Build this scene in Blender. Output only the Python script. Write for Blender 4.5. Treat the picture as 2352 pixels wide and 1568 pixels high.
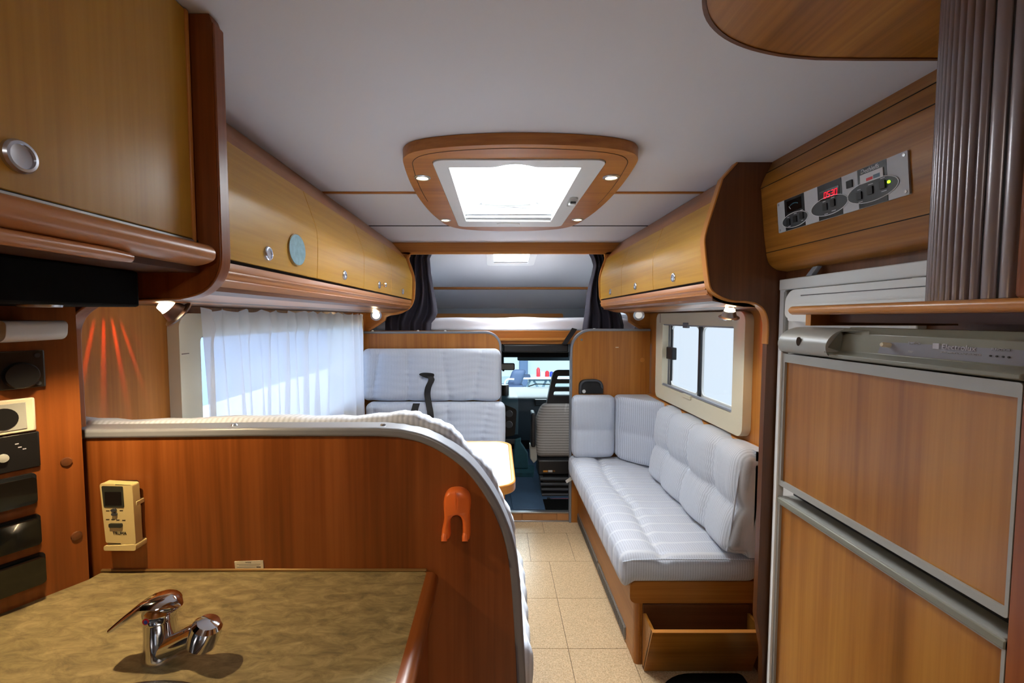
import bpy, bmesh, math, random
import numpy as np
from mathutils import Vector, Matrix
from mathutils.geometry import tessellate_polygon
random.seed(4)
SC = bpy.context.scene
for o in list(bpy.data.objects): bpy.data.objects.remove(o)
COL = SC.collection
PI = math.pi
def lin(c): return tuple((x/12.92 if x <= .04045 else ((x+.055)/1.055)**2.4) for x in c)
def hx(h): return lin(tuple(int(h[i:i+2], 16)/255 for i in (0, 2, 4)))+(1,)

# ---------------------------------------------------------------- camera, world, lights
cd = bpy.data.cameras.new('camera'); cam = bpy.data.objects.new('camera', cd); COL.objects.link(cam)
cd.sensor_width = 36; cd.lens = 1000/2352*36; cd.shift_x = 36/2352; cd.clip_start = .02
cam.location = (0, 0, 1.471); cam.rotation_euler = (PI/2-math.atan(.054), 0, 0)
SC.camera = cam
W = bpy.data.worlds.new('hall_light'); SC.world = W; W.use_nodes = True
W.node_tree.nodes['Background'].inputs[0].default_value = (.80, .90, 1.0, 1)
W.node_tree.nodes['Background'].inputs[1].default_value = 1.0
def light(name, kind, loc, power, color=(1, 1, 1), target=None, **kw):
    l = bpy.data.lights.new(name, kind); l.energy = power; l.color = color
    for k, v in kw.items(): setattr(l, k, v)
    o = bpy.data.objects.new(name, l); COL.objects.link(o); o.location = loc
    if target is not None: o.rotation_euler = (Vector(target)-Vector(loc)).to_track_quat('-Z', 'Y').to_euler()
    return o
light('hatch_fill', 'AREA', (.06, 1.9, 4.2), 500, (.93, .97, 1), (.06, 1.9, 0), shape='RECTANGLE', size=1.8, size_y=2.4)  # unseen area light added above the hatch to brighten the interior
light('front_fill', 'AREA', (.3, 8.0, 3.6), 900, (.93, .97, 1), (.3, 7.0, 0), shape='RECTANGLE', size=3, size_y=3)  # added fill that whitens the view through the windscreen
light('alcove_fill', 'AREA', (.11, 3.4, 3.6), 1800, (.93, .97, 1), (.06, 3.6, 0), shape='RECTANGLE', size=1.2, size_y=1.2)  # added light over the small hatch, lifts the dark alcove
light('right_window_fill', 'AREA', (3.6, 2.3, 2.6), 90, (.93, .97, 1), (1, 2.3, 1.0), shape='RECTANGLE', size=1.5, size_y=2)  # unseen fill added outside the right window
light('rear_fill', 'AREA', (.10, -.55, 1.93), 5, (1, .93, .86), (.10, -.3, 0), shape='DISK', size=.30)  # unseen fill added behind the camera to lift the interior
SC.view_settings.view_transform = 'Standard'; SC.view_settings.look = 'None'
SC.view_settings.gamma = 1; SC.view_settings.use_curve_mapping = False
SC.view_settings.exposure = 0.06

# ---------------------------------------------------------------- materials
MATS = {}
def newmat(name):
    m = bpy.data.materials.new(name); m.use_nodes = True; nt = m.node_tree
    b = nt.nodes['Principled BSDF']; MATS[name] = m
    return m, nt, b
def L(nt, a, ai, b, bi): nt.links.new(a.outputs[ai], b.inputs[bi])
def N(nt, t, **kw):
    n = nt.nodes.new(t)
    for k, v in kw.items(): setattr(n, k, v)
    return n
def plain(name, h, rough=.5, metal=0, coat=0, spec=.5, noise=0, nscale=30, bump=0):
    m, nt, b = newmat(name); c = hx(h)
    b.inputs['Base Color'].default_value = c; b.inputs['Roughness'].default_value = rough
    b.inputs['Metallic'].default_value = metal; b.inputs['Coat Weight'].default_value = coat
    b.inputs['Specular IOR Level'].default_value = spec
    if noise or bump:
        tc = N(nt, 'ShaderNodeTexCoord'); no = N(nt, 'ShaderNodeTexNoise')
        no.inputs['Scale'].default_value = nscale; no.inputs['Detail'].default_value = 4
        L(nt, tc, 'Object', no, 'Vector')
        if noise:
            r = N(nt, 'ShaderNodeValToRGB')
            r.color_ramp.elements[0].position = .3; r.color_ramp.elements[1].position = .7
            r.color_ramp.elements[0].color = tuple(x*(1-noise) for x in c[:3])+(1,)
            r.color_ramp.elements[1].color = tuple(min(1, x*(1+noise)) for x in c[:3])+(1,)
            L(nt, no, 'Fac', r, 'Fac'); L(nt, r, 'Color', b, 'Base Color')
        if bump:
            bp = N(nt, 'ShaderNodeBump'); bp.inputs['Strength'].default_value = bump; bp.inputs['Distance'].default_value = .002
            L(nt, no, 'Fac', bp, 'Height'); L(nt, bp, 'Normal', b, 'Normal')
    return m
def emit(name, h, s):
    m, nt, b = newmat(name); c = hx(h)
    b.inputs['Base Color'].default_value = c; b.inputs['Emission Color'].default_value = c
    b.inputs['Emission Strength'].default_value = s
    return m
def wood(name, dark, mid, light_, axis, rough=.34, scale=1., contrast=1.):
    """veneer with the grain running along one axis"""
    m, nt, b = newmat(name)
    tc = N(nt, 'ShaderNodeTexCoord'); mp = N(nt, 'ShaderNodeMapping')
    s = [9*scale]*3; s['XYZ'.index(axis)] = .55*scale
    mp.inputs['Scale'].default_value = s
    L(nt, tc, 'Object', mp, 'Vector')
    n1 = N(nt, 'ShaderNodeTexNoise'); n1.inputs['Scale'].default_value = 1.1; n1.inputs['Detail'].default_value = 5
    n1.inputs['Distortion'].default_value = 1.2; L(nt, mp, 'Vector', n1, 'Vector')
    mp2 = N(nt, 'ShaderNodeMapping'); s2 = [110*scale]*3; s2['XYZ'.index(axis)] = 2.2*scale
    mp2.inputs['Scale'].default_value = s2; L(nt, tc, 'Object', mp2, 'Vector')
    n2 = N(nt, 'ShaderNodeTexNoise'); n2.inputs['Scale'].default_value = 1.; n2.inputs['Detail'].default_value = 3
    L(nt, mp2, 'Vector', n2, 'Vector')
    mx = N(nt, 'ShaderNodeMix', data_type='FLOAT'); mx.inputs[0].default_value = .33
    nt.links.new(n1.outputs['Fac'], mx.inputs[2]); nt.links.new(n2.outputs['Fac'], mx.inputs[3])
    r = N(nt, 'ShaderNodeValToRGB'); e = r.color_ramp.elements
    e[0].position = .5-.17/contrast; e[0].color = hx(dark); e[1].position = .5+.17/contrast; e[1].color = hx(light_)
    k = e.new(.5); k.color = hx(mid)
    nt.links.new(mx.outputs[0], r.inputs[0]); L(nt, r, 'Color', b, 'Base Color')
    b.inputs['Roughness'].default_value = rough; b.inputs['Specular IOR Level'].default_value = .45
    bp = N(nt, 'ShaderNodeBump'); bp.inputs['Strength'].default_value = .08; bp.inputs['Distance'].default_value = .001
    L(nt, n2, 'Fac', bp, 'Height'); L(nt, bp, 'Normal', b, 'Normal')
    return m
for ax in 'XYZ':
    wood('cherry'+ax, '94561E', 'AB6C2A', 'BB7C36', ax)
    wood('redcherry'+ax, '6E3812', '86481C', '985626', ax, contrast=1.25)
    wood('oak'+ax, 'A67620', 'B8882C', 'C4953A', ax, contrast=.9)
    wood('rail'+ax, 'A4693A', 'B27543', 'BE8250', ax, rough=.3)
    wood('edge'+ax, 'B4722E', 'C07E38', 'CA8A44', ax, rough=.3)
    wood('brown'+ax, '54301A', '663C20', '764828', ax, rough=.38)
    wood('walnut'+ax, '7C4C12', '9C6424', 'B07A32', ax, rough=.32, contrast=1.05)
plain('ceiling_paint', 'D0D0D4', .55, bump=.03, nscale=250)
plain('white_plastic', 'DCDEDC', .35); plain('cream_plastic', 'D8CFB4', .35); plain('grey_trim', '7E828A', .32, noise=.04, nscale=12)
plain('silver', 'B4B6BA', .28, metal=.9); plain('chrome', 'E4E4E6', .06, metal=1); plain('knob_chrome', 'C8CCD6', .22, metal=.9)
plain('black', '0A0A0C', .45); plain('black_gloss', '0C0F0F', .12, coat=.4); plain('dark_gap', '120805', .8)
plain('dark_plastic', '1B1D20', .4); plain('dark_grey', '3A3C40', .5); plain('cab_teal', '1E4A55', .75, noise=.2, nscale=25, bump=.4)
plain('cab_carpet', '39536E', .7, noise=.12, nscale=7); plain('dash', '22303A', .55); plain('dashlight', '36505C', .5)
plain('fridge_grey', '9EA09A', .34); plain('fridge_dark', '7E7F72', .4); plain('fridge_strip', '7F818B', .4); plain('print_grey', 'B9BAC2', .5)
plain('panel_alu', 'B8BABD', .42, noise=.02, nscale=80); plain('panel_black', '101216', .3); plain('panel_oval', '34383B', .4); plain('print_white', 'D6D6D6', .5)
plain('orange', 'F57A34', .35, coat=.25); plain('remote_body', 'D3BE84', .4); plain('remote_screen', '33352E', .2); plain('label_paper', 'D8CDB0', .6); plain('ink', '2B2620', .6)
plain('sheet', 'D9D9E0', .85, bump=.25, nscale=14); plain('alcove_front', '92999E', .6); plain('alcove_paint', 'CBCCCE', .6)
plain('red', 'C8202C', .4); plain('redbar', 'A5403A', .4); plain('blue', '2C3FA0', .4); plain('hall_white', 'E6EEF0', .6); plain('hall_floor', 'C3D3D4', .35, noise=.04, nscale=1)
plain('base_white', 'B4BCC4', .6); plain('cladding', '5A6E90', .6); plain('orange_print', 'D08A30', .5); plain('frost', 'E8F1F6', .3)
plain('table_white', 'CCD0D6', .3); plain('vent_alu', '9A9A98', .4, metal=.6, noise=.3, nscale=300); plain('brass', '9A7A4A', .35, metal=.6)
plain('bench_grey', '7F8288', .6); plain('blue_decal', '7FA3AE', .5, noise=.16, nscale=60); plain('rubber', '040404', .85, spec=.15); plain('steel', '9A9CA0', .25, metal=1)
plain('cork_joint', '5A4226', .8); plain('dial_plate', '2A2723', .3); plain('step_wood', 'B47F4E', .4, noise=.1, nscale=8); plain('chair_blue', '2F3D58', .7); plain('leg_grey', '5D7282', .5)
plain('brown_matt', '4A260E', .55); plain('wall_fill', 'B5B3B0', .7)
emit('bulb', 'FFE6B0', 9.); emit('halogen', 'FFE0B0', 14.); emit('led_red', 'FF0A28', 2.2); emit('led_green', '9AF020', 3.); emit('unlit_lens_glow', 'E8E4DC', .5)
emit('red_glow', 'FF3020', 1.2)
# cork floor tiles
m, nt, b = newmat('cork'); tc = N(nt, 'ShaderNodeTexCoord'); v = N(nt, 'ShaderNodeTexVoronoi'); v.inputs['Scale'].default_value = 130
no = N(nt, 'ShaderNodeTexNoise'); no.inputs['Scale'].default_value = 170; no.inputs['Detail'].default_value = 5
L(nt, tc, 'Object', v, 'Vector'); L(nt, tc, 'Object', no, 'Vector')
r = N(nt, 'ShaderNodeValToRGB'); e = r.color_ramp.elements
e[0].position = .25; e[0].color = hx('A57C50'); e[1].position = .62; e[1].color = hx('E0C6A0'); k = e.new(.42); k.color = hx('D0B086')
L(nt, no, 'Fac', r, 'Fac')
r2 = N(nt, 'ShaderNodeValToRGB'); e = r2.color_ramp.elements; e[0].position = 0; e[0].color = (.75, .72, .68, 1); e[1].position = 1; e[1].color = (1, 1, 1, 1)
sx = N(nt, 'ShaderNodeSeparateColor'); L(nt, v, 'Color', sx, 'Color'); L(nt, sx, 'Red', r2, 'Fac')
mx = N(nt, 'ShaderNodeMix', data_type='RGBA', blend_type='MULTIPLY'); mx.inputs[0].default_value = .7
nt.links.new(r.outputs[0], mx.inputs[6]); nt.links.new(r2.outputs[0], mx.inputs[7]); nt.links.new(mx.outputs[2], b.inputs['Base Color'])
b.inputs['Roughness'].default_value = .32
# stone laminate worktop
m, nt, b = newmat('stone'); tc = N(nt, 'ShaderNodeTexCoord')
mp = N(nt, 'ShaderNodeMapping'); mp.inputs['Rotation'].default_value = (0, 0, .9); mp.inputs['Scale'].default_value = (5, 12, 5); L(nt, tc, 'Object', mp, 'Vector')
n1 = N(nt, 'ShaderNodeTexNoise'); n1.inputs['Scale'].default_value = 5; n1.inputs['Detail'].default_value = 10; n1.inputs['Roughness'].default_value = .68; n1.inputs['Distortion'].default_value = .6
L(nt, mp, 'Vector', n1, 'Vector'); r = N(nt, 'ShaderNodeValToRGB'); e = r.color_ramp.elements
e[0].position = .32; e[0].color = hx('65593E'); e[1].position = .70; e[1].color = hx('AF9D72'); k = e.new(.5); k.color = hx('8C7E57')
L(nt, n1, 'Fac', r, 'Fac'); L(nt, r, 'Color', b, 'Base Color'); b.inputs['Roughness'].default_value = .38
# fabrics
def fabric(name, base, alt, axis, freq=620, strip=None):
    m, nt, b = newmat(name); tc = N(nt, 'ShaderNodeTexCoord')
    mp = N(nt, 'ShaderNodeMapping'); L(nt, tc, 'Object', mp, 'Vector')
    wv = N(nt, 'ShaderNodeTexWave', wave_type='BANDS', bands_direction=axis)
    wv.inputs['Scale'].default_value = freq/20; wv.inputs['Distortion'].default_value = .6; wv.inputs['Detail'].default_value = 1
    L(nt, mp, 'Vector', wv, 'Vector')
    no = N(nt, 'ShaderNodeTexNoise'); no.inputs['Scale'].default_value = 220; L(nt, tc, 'Object', no, 'Vector')
    mx = N(nt, 'ShaderNodeMix', data_type='FLOAT'); mx.inputs[0].default_value = .4
    nt.links.new(wv.outputs['Fac'], mx.inputs[2]); nt.links.new(no.outputs['Fac'], mx.inputs[3])
    r = N(nt, 'ShaderNodeValToRGB'); e = r.color_ramp.elements
    e[0].position = .15; e[0].color = hx(alt); e[1].position = .7; e[1].color = hx(base); nt.links.new(mx.outputs[0], r.inputs[0])
    out = r.outputs[0]
    if strip:
        ax2, f2, col2 = strip
        w2 = N(nt, 'ShaderNodeTexWave', wave_type='BANDS', bands_direction=ax2); w2.inputs['Scale'].default_value = f2
        L(nt, tc, 'Object', w2, 'Vector'); r2 = N(nt, 'ShaderNodeValToRGB'); e = r2.color_ramp.elements
        e[0].position = .90; e[0].color = (0, 0, 0, 1); e[1].position = .99; e[1].color = (1, 1, 1, 1); L(nt, w2, 'Fac', r2, 'Fac')
        m2 = N(nt, 'ShaderNodeMix', data_type='RGBA'); nt.links.new(r2.outputs[0], m2.inputs[0]); nt.links.new(out, m2.inputs[6])
        m2.inputs[7].default_value = hx(col2); out = m2.outputs[2]
    nt.links.new(out, b.inputs['Base Color'])
    b.inputs['Roughness'].default_value = .9; b.inputs['Sheen Weight'].default_value = .2; b.inputs['Specular IOR Level'].default_value = .2
    bp = N(nt, 'ShaderNodeBump'); bp.inputs['Strength'].default_value = .35; bp.inputs['Distance'].default_value = .0015
    nt.links.new(mx.outputs[0], bp.inputs['Height']); L(nt, bp, 'Normal', b, 'Normal')
fabric('cloth_x', 'CCD3E0', 'B2BAC8', 'X'); fabric('cloth_y', 'CCD2DC', 'B2B9C4', 'Y')
fabric('cloth_seat', 'CACFDA', 'B8BDC8', 'X', strip=('Y', 3.7, 'D4D8DF')); fabric('cloth_rib', 'A9A7A4', '7D7B79', 'Z', 300)
plain('curtain_dark', '2A2632', .85, bump=.2, nscale=60)
# sheer curtain
m, nt, b = newmat('sheer'); o_ = nt.nodes['Material Output']
tr = N(nt, 'ShaderNodeBsdfTransparent'); tl = N(nt, 'ShaderNodeBsdfTranslucent'); df = N(nt, 'ShaderNodeBsdfDiffuse')
tl.inputs[0].default_value = (.86, .88, .92, 1); df.inputs[0].default_value = (.78, .78, .80, 1)
ms = N(nt, 'ShaderNodeMixShader'); ms.inputs[0].default_value = .5; L(nt, tl, 0, ms, 1); L(nt, df, 0, ms, 2)
m2 = N(nt, 'ShaderNodeMixShader'); m2.inputs[0].default_value = .84; L(nt, tr, 0, m2, 1); L(nt, ms, 0, m2, 2); L(nt, m2, 0, o_, 0)
# window glass: clear sheet with its reflection
def glass(name, tint, refl=.9, frost=0):
    m, nt, b = newmat(name); o_ = nt.nodes['Material Output']
    tr = N(nt, 'ShaderNodeBsdfTransparent'); tr.inputs[0].default_value = tint
    gl = N(nt, 'ShaderNodeBsdfGlossy'); gl.inputs['Roughness'].default_value = .03
    fr = N(nt, 'ShaderNodeFresnel'); fr.inputs['IOR'].default_value = 1.45
    mm = N(nt, 'ShaderNodeMath', operation='MULTIPLY'); mm.inputs[1].default_value = refl; L(nt, fr, 0, mm, 0)
    ge = N(nt, 'ShaderNodeNewGeometry'); iv = N(nt, 'ShaderNodeMath', operation='SUBTRACT'); iv.inputs[0].default_value = 1; L(nt, ge, 'Backfacing', iv, 1)
    m3 = N(nt, 'ShaderNodeMath', operation='MULTIPLY'); L(nt, mm, 0, m3, 0); L(nt, iv, 0, m3, 1); mm = m3
    ms = N(nt, 'ShaderNodeMixShader'); L(nt, mm, 0, ms, 0); L(nt, tr, 0, ms, 1); L(nt, gl, 0, ms, 2)
    out = ms
    if frost:
        tl = N(nt, 'ShaderNodeBsdfTranslucent'); tl.inputs[0].default_value = (.93, .95, .97, 1)
        f2 = N(nt, 'ShaderNodeMixShader'); f2.inputs[0].default_value = frost; L(nt, ms, 0, f2, 1); L(nt, tl, 0, f2, 2); out = f2
    L(nt, out, 0, o_, 0)
glass('glass', (.96, .98, 1, 1), .5); glass('wind_glass', (.86, .94, .96, 1), .25); glass('dome', (1, 1, 1, 1), .5, .55); glass('clear_handle', (.85, .87, .88, 1), .8, .3)
# tambour: dark smoky ribbed plastic
m = plain('tambour', '8C8486', .27, metal=.35); plain('tambour_gap', '0D0A0A', .7)

# ---------------------------------------------------------------- geometry helpers
ROOT = {}
class MB:
    def __init__(s): s.v = []; s.f = []
    def add(s, vs, fs):
        k = len(s.v); s.v += [tuple(map(float, p)) for p in vs]; s.f += [tuple(i+k for i in f) for f in fs]; return s
    def box(s, a, b):
        x0, y0, z0 = a; x1, y1, z1 = b
        return s.add([(x0,y0,z0),(x1,y0,z0),(x1,y1,z0),(x0,y1,z0),(x0,y0,z1),(x1,y0,z1),(x1,y1,z1),(x0,y1,z1)],
                     [(0,3,2,1),(4,5,6,7),(0,1,5,4),(1,2,6,5),(2,3,7,6),(3,0,4,7)])
    def prism(s, poly, axis, a, b, holes=()):
        """2-D outline (with holes) extruded along an axis from a to b"""
        loops = [list(poly)]+[list(h) for h in holes]
        P = [p for l in loops for p in l]; n = len(P)
        def to(p, w): return {'X': (w, p[0], p[1]), 'Y': (p[0], w, p[1]), 'Z': (p[0], p[1], w)}[axis]
        tris = tessellate_polygon([[Vector((p[0], p[1], 0)) for p in l] for l in loops])
        fs = [tuple(t) for t in tris]+[tuple(i+n for i in reversed(t)) for t in tris]
        k = 0
        for l in loops:
            m = len(l)
            for i in range(m):
                j = (i+1) % m; fs.append((k+i, k+j, k+j+n, k+i+n))
            k += m
        return s.add([to(p, a) for p in P]+[to(p, b) for p in P], fs)
    def tube(s, pts, r, seg=10, cap=True):
        pts = [Vector(p) for p in pts]; rs = r if hasattr(r, '__len__') else [r]*len(pts)
        rings = []; up = None
        for i, p in enumerate(pts):
            t = (pts[min(i+1, len(pts)-1)]-pts[max(i-1, 0)]).normalized()
            if up is None: up = t.orthogonal().normalized()
            up = (up-t*up.dot(t)).normalized(); bi = t.cross(up)
            rings.append([p+(up*math.cos(a)+bi*math.sin(a))*rs[i] for a in [2*PI*k/seg for k in range(seg)]])
        vs = [v for r_ in rings for v in r_]; fs = []
        for i in range(len(pts)-1):
            for k in range(seg):
                fs.append((i*seg+k, i*seg+(k+1) % seg, (i+1)*seg+(k+1) % seg, (i+1)*seg+k))
        if cap: fs += [tuple(range(seg))[::-1], tuple((len(pts)-1)*seg+k for k in range(seg))]
        return s.add(vs, fs)
    def lathe(s, prof, origin, axis, seg=24):
        """profile of (radius, distance along axis)"""
        a = Vector(axis).normalized(); u = a.orthogonal().normalized(); w = a.cross(u); o = Vector(origin)
        vs = []; fs = []
        for r, h in prof:
            for k in range(seg):
                t = 2*PI*k/seg; vs.append(o+a*h+(u*math.cos(t)+w*math.sin(t))*max(r, 1e-5))
        for i in range(len(prof)-1):
            for k in range(seg): fs.append((i*seg+k, i*seg+(k+1) % seg, (i+1)*seg+(k+1) % seg, (i+1)*seg+k))
        fs += [tuple(range(seg))[::-1], tuple((len(prof)-1)*seg+k for k in range(seg))]
        return s.add(vs, fs)
    def strip(s, path, axis, a, b, w0, w1, closed=False):
        """band following a 2-D path: from w0 to w1 along its normal, a..b along the axis"""
        n = len(path); out = []
        for i in range(n):
            p0 = path[(i-1) % n] if closed else path[max(i-1, 0)]; p1 = path[(i+1) % n] if closed else path[min(i+1, n-1)]
            dx, dy = p1[0]-p0[0], p1[1]-p0[1]; l = math.hypot(dx, dy) or 1
            out.append((-dy/l, dx/l))
        def to(p, w): return {'X': (w, p[0], p[1]), 'Y': (p[0], w, p[1]), 'Z': (p[0], p[1], w)}[axis]
        vs = []
        for p, q in zip(path, out):
            i0 = (p[0]+q[0]*w0, p[1]+q[1]*w0); i1 = (p[0]+q[0]*w1, p[1]+q[1]*w1)
            vs += [to(i0, a), to(i1, a), to(i1, b), to(i0, b)]
        fs = []
        for i in range(n if closed else n-1):
            j = (i+1) % n
            for k in range(4): fs.append((4*i+k, 4*i+(k+1) % 4, 4*j+(k+1) % 4, 4*j+k))
        if not closed: fs += [(3, 2, 1, 0), tuple(4*(n-1)+k for k in range(4))]
        return s.add(vs, fs)
    def grid(s, fn, nu, nv):
        vs = [fn(i/nu, j/nv) for j in range(nv+1) for i in range(nu+1)]
        fs = [(j*(nu+1)+i, j*(nu+1)+i+1, (j+1)*(nu+1)+i+1, (j+1)*(nu+1)+i) for j in range(nv) for i in range(nu)]
        return s.add(vs, fs)
    def build(s, name, mat, parent=None, bev=0, smooth=35, kind=None, label=None, thick=0, seg=2):
        me = bpy.data.meshes.new(name)
        off = Vector((0, 0, 0))
        if parent is not None: off = ROOT[parent.name]
        elif kind is None and s.v:
            a = np.array(s.v); off = Vector(((a[:, 0].min()+a[:, 0].max())/2, (a[:, 1].min()+a[:, 1].max())/2, a[:, 2].min()))
        me.from_pydata([tuple(Vector(p)-off) for p in s.v], [], s.f)
        bm = bmesh.new(); bm.from_mesh(me); bmesh.ops.recalc_face_normals(bm, faces=bm.faces); bm.to_mesh(me); bm.free()
        if smooth: me.shade_smooth(); me.set_sharp_from_angle(angle=math.radians(smooth))
        me.materials.append(MATS[mat])
        o = bpy.data.objects.new(name, me); COL.objects.link(o)
        if parent is not None: o.parent = parent; ROOT[o.name] = off
        else: o.location = off; ROOT[o.name] = off
        if thick:
            t = o.modifiers.new('thick', 'SOLIDIFY'); t.thickness = thick; t.offset = 0
        if bev:
            m = o.modifiers.new('bevel', 'BEVEL'); m.width = bev; m.segments = seg; m.limit_method = 'ANGLE'; m.angle_limit = math.radians(40); m.harden_normals = False
        if kind: o['kind'] = kind
        if label: o['label'] = label
        return o
def thing(name, label, cat, loc, group=None):
    o = bpy.data.objects.new(name, None); COL.objects.link(o); o.location = loc; o.empty_display_size = .05
    o['label'] = label; o['category'] = cat
    if group: o['group'] = group
    ROOT[o.name] = Vector(loc); return o
def tag(o, label, cat, group=None):
    o['label'] = label; o['category'] = cat
    if group: o['group'] = group
    return o
def box(name, a, b, mat, parent=None, bev=0, **kw): return MB().box(a, b).build(name, mat, parent, bev, **kw)
def rnd(poly, r, seg=6):
    """round the corners of a polygon; r one radius or one per corner"""
    n = len(poly); out = []
    for i in range(n):
        ri = r[i] if hasattr(r, '__len__') else r
        p = Vector(poly[i]); a = Vector(poly[i-1])-p; b = Vector(poly[(i+1) % n])-p
        if ri <= 0: out.append(tuple(p)); continue
        la, lb = a.length, b.length; a.normalize(); b.normalize()
        ang = a.angle(b); d = min(ri/math.tan(ang/2), la*.49, lb*.49); rr = d*math.tan(ang/2)
        c = p+(a+b).normalized()*(rr/math.sin(ang/2))
        s, e = p+a*d-c, p+b*d-c
        a0 = math.atan2(s.y, s.x); da = (math.atan2(e.y, e.x)-a0+PI) % (2*PI)-PI
        for k in range(seg+1): t = a0+da*k/seg; out.append((c.x+rr*math.cos(t), c.y+rr*math.sin(t)))
    return out
def rect(x0, y0, x1, y1, r=0, seg=6):
    p = [(x0, y0), (x1, y0), (x1, y1), (x0, y1)]
    return rnd(p, r, seg) if r else p
def spline(pts, k=6, closed=False):
    n = len(pts); out = []
    rng = range(n) if closed else range(n-1)
    for i in rng:
        p0 = pts[(i-1) % n] if closed or i > 0 else pts[0]; p1 = pts[i]; p2 = pts[(i+1) % n]
        p3 = pts[(i+2) % n] if closed or i+2 < n else pts[-1]
        for j in range(k):
            t = j/k; q = []
            for d in range(len(p1)):
                a, b_, c, e_ = p0[d], p1[d], p2[d], p3[d]
                q.append(.5*(2*b_+(c-a)*t+(2*a-5*b_+4*c-e_)*t*t+(3*b_-a-3*c+e_)*t**3))
            out.append(tuple(q))
    if not closed: out.append(tuple(pts[-1]))
    return out
def ellipse(cx, cy, rx, ry, n=28): return [(cx+rx*math.cos(2*PI*k/n), cy+ry*math.sin(2*PI*k/n)) for k in range(n)]
def text(s, size, origin, right, up, mat, parent, name='lettering', ext=.0004, align='LEFT', shear=0, label=None):
    cu = bpy.data.curves.new('t', 'FONT'); cu.body = s; cu.size = size; cu.extrude = ext; cu.align_x = align; cu.shear = shear; cu.resolution_u = 2
    o = bpy.data.objects.new('t', cu); COL.objects.link(o)
    me = bpy.data.meshes.new_from_object(o.evaluated_get(bpy.context.evaluated_depsgraph_get()))
    bpy.data.objects.remove(o)
    r = Vector(right).normalized(); u = Vector(up).normalized(); w = r.cross(u)
    M = Matrix(((r.x, u.x, w.x), (r.y, u.y, w.y), (r.z, u.z, w.z)))
    off = ROOT[parent.name]; org = Vector(origin)
    for v_ in me.vertices: v_.co = M @ v_.co+org-off
    me.materials.clear(); me.materials.append(MATS[mat]); me.name = name
    ob = bpy.data.objects.new(name, me); COL.objects.link(ob); ob.parent = parent; ROOT[ob.name] = off
    if label: ob['label'] = label
    return ob
def cushion_mesh(c, h, r, disp=None, warp=None, step=.02, mb=None):
    """soft rounded block: centre c, half sizes h, edge radius r; disp pushes the skin along its normal"""
    h = np.array(h, float); pts = []; faces = []; idx = {}
    n = [max(4, int(2*h[i]/step)) for i in range(3)]
    def lin_(k): return np.linspace(-1, 1, n[k]+1)
    for ax in range(3):
        u, w = (ax+1) % 3, (ax+2) % 3
        for sg in (-1, 1):
            U, V_ = lin_(u), lin_(w); ids = np.empty((len(U), len(V_)), int)
            for i, a in enumerate(U):
                for j, b_ in enumerate(V_):
                    q = [0, 0, 0]; q[ax] = sg; q[u] = a; q[w] = b_
                    key = tuple(round(x, 5) for x in q)
                    if key not in idx: idx[key] = len(pts); pts.append(q)
                    ids[i, j] = idx[key]
            for i in range(len(U)-1):
                for j in range(len(V_)-1):
                    f = (ids[i, j], ids[i+1, j], ids[i+1, j+1], ids[i, j+1]); faces.append(tuple(int(x) for x in (f if sg > 0 else f[::-1])))
    Q = np.array(pts)*h; rr = min(r, *h*.98)
    inner = np.clip(Q, -(h-rr), h-rr); d = Q-inner; Nn = d/np.linalg.norm(d, axis=1, keepdims=True); P = inner+rr*Nn
    if disp is not None: P = P+Nn*disp(P, Nn)[:, None]
    if warp is not None: P = warp(P)
    return (mb or MB()).add(P+np.array(c), faces)
RNG = np.random.RandomState(3)
def wob(P, f, seed):
    g = np.random.RandomState(seed); o = np.zeros(len(P))
    for k in range(7):
        w = g.normal(size=3); w /= np.linalg.norm(w); o += np.sin(P@w*f*(.6+.8*g.rand())+g.rand()*6.3)
    return o/4
def seams(P, ax, at, w=.02):
    d = np.full(len(P), 9.)
    for a in at: d = np.minimum(d, np.abs(P[:, ax]-a))
    return d

# ---------------------------------------------------------------- the shell
XL, XR, H = -.95, 1.09, 2.0
fl = MB().box((XL, -1.3, -.03), (XR, 3.11, -.004)).build('floor', 'cork_joint', kind='structure')
rows = [(-1.3, .46), (.46, .81), (.81, 1.16), (1.16, 1.512), (1.512, 1.864), (1.864, 2.214), (2.214, 2.56), (2.56, 2.908), (2.908, 3.09)]
for i, (y0, y1) in enumerate(rows):
    x = {7: -.06, 8: -.48}.get(i, .05)-(.81 if i != 8 else .27)
    while x < XR:
        x1 = x+.27
        a, b_ = max(x, XL)+.0012, min(x1, XR)-.0012
        if b_-a > .02 and b_ > -.2: box('tile', (a, y0+.0012, -.004), (b_, y1-.0012, 0), 'cork', fl)
        x = x1
HX0, HX1, HY0, HY1 = -.165, .29, 1.44, 2.27          # roof hatch opening
MB().prism(rect(XL, -1.3, XR, 3.12), 'Z', H, H+.03, [rect(HX0, HY0, HX1, HY1)]).build('ceiling', 'ceiling_paint', kind='structure')
box('trim_1', (-.74, 1.856, H-.006), (-.30, 1.874, H+.001), 'cherryX', kind='structure', bev=.002); box('trim_9', (.44, 1.856, H-.006), (.88, 1.874, H+.001), 'cherryX', kind='structure', bev=.002)
box('trim_2', (-.74, 2.527, H-.003), (.88, 2.537, H+.001), 'dark_gap', kind='structure')
W2 = (1.30, .90, 2.95, 1.425)      # left window opening (y0, z0, y1, z1)
W1 = (1.915, 1.03, 2.77, 1.428)      # right window opening
MB().prism(rect(-1.3, -.03, 3.12, H+.03), 'X', XL-.04, XL, [rect(W2[0], W2[1], W2[2], W2[3], .03)]).build('wall_left', 'cherryZ', kind='structure')
MB().prism(rect(1.5, -.03, 3.12, H+.03), 'X', XR, XR+.04, [rect(W1[0], W1[1], W1[2], W1[3], .03)]).build('wall_right', 'cherryZ', kind='structure')
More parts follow.
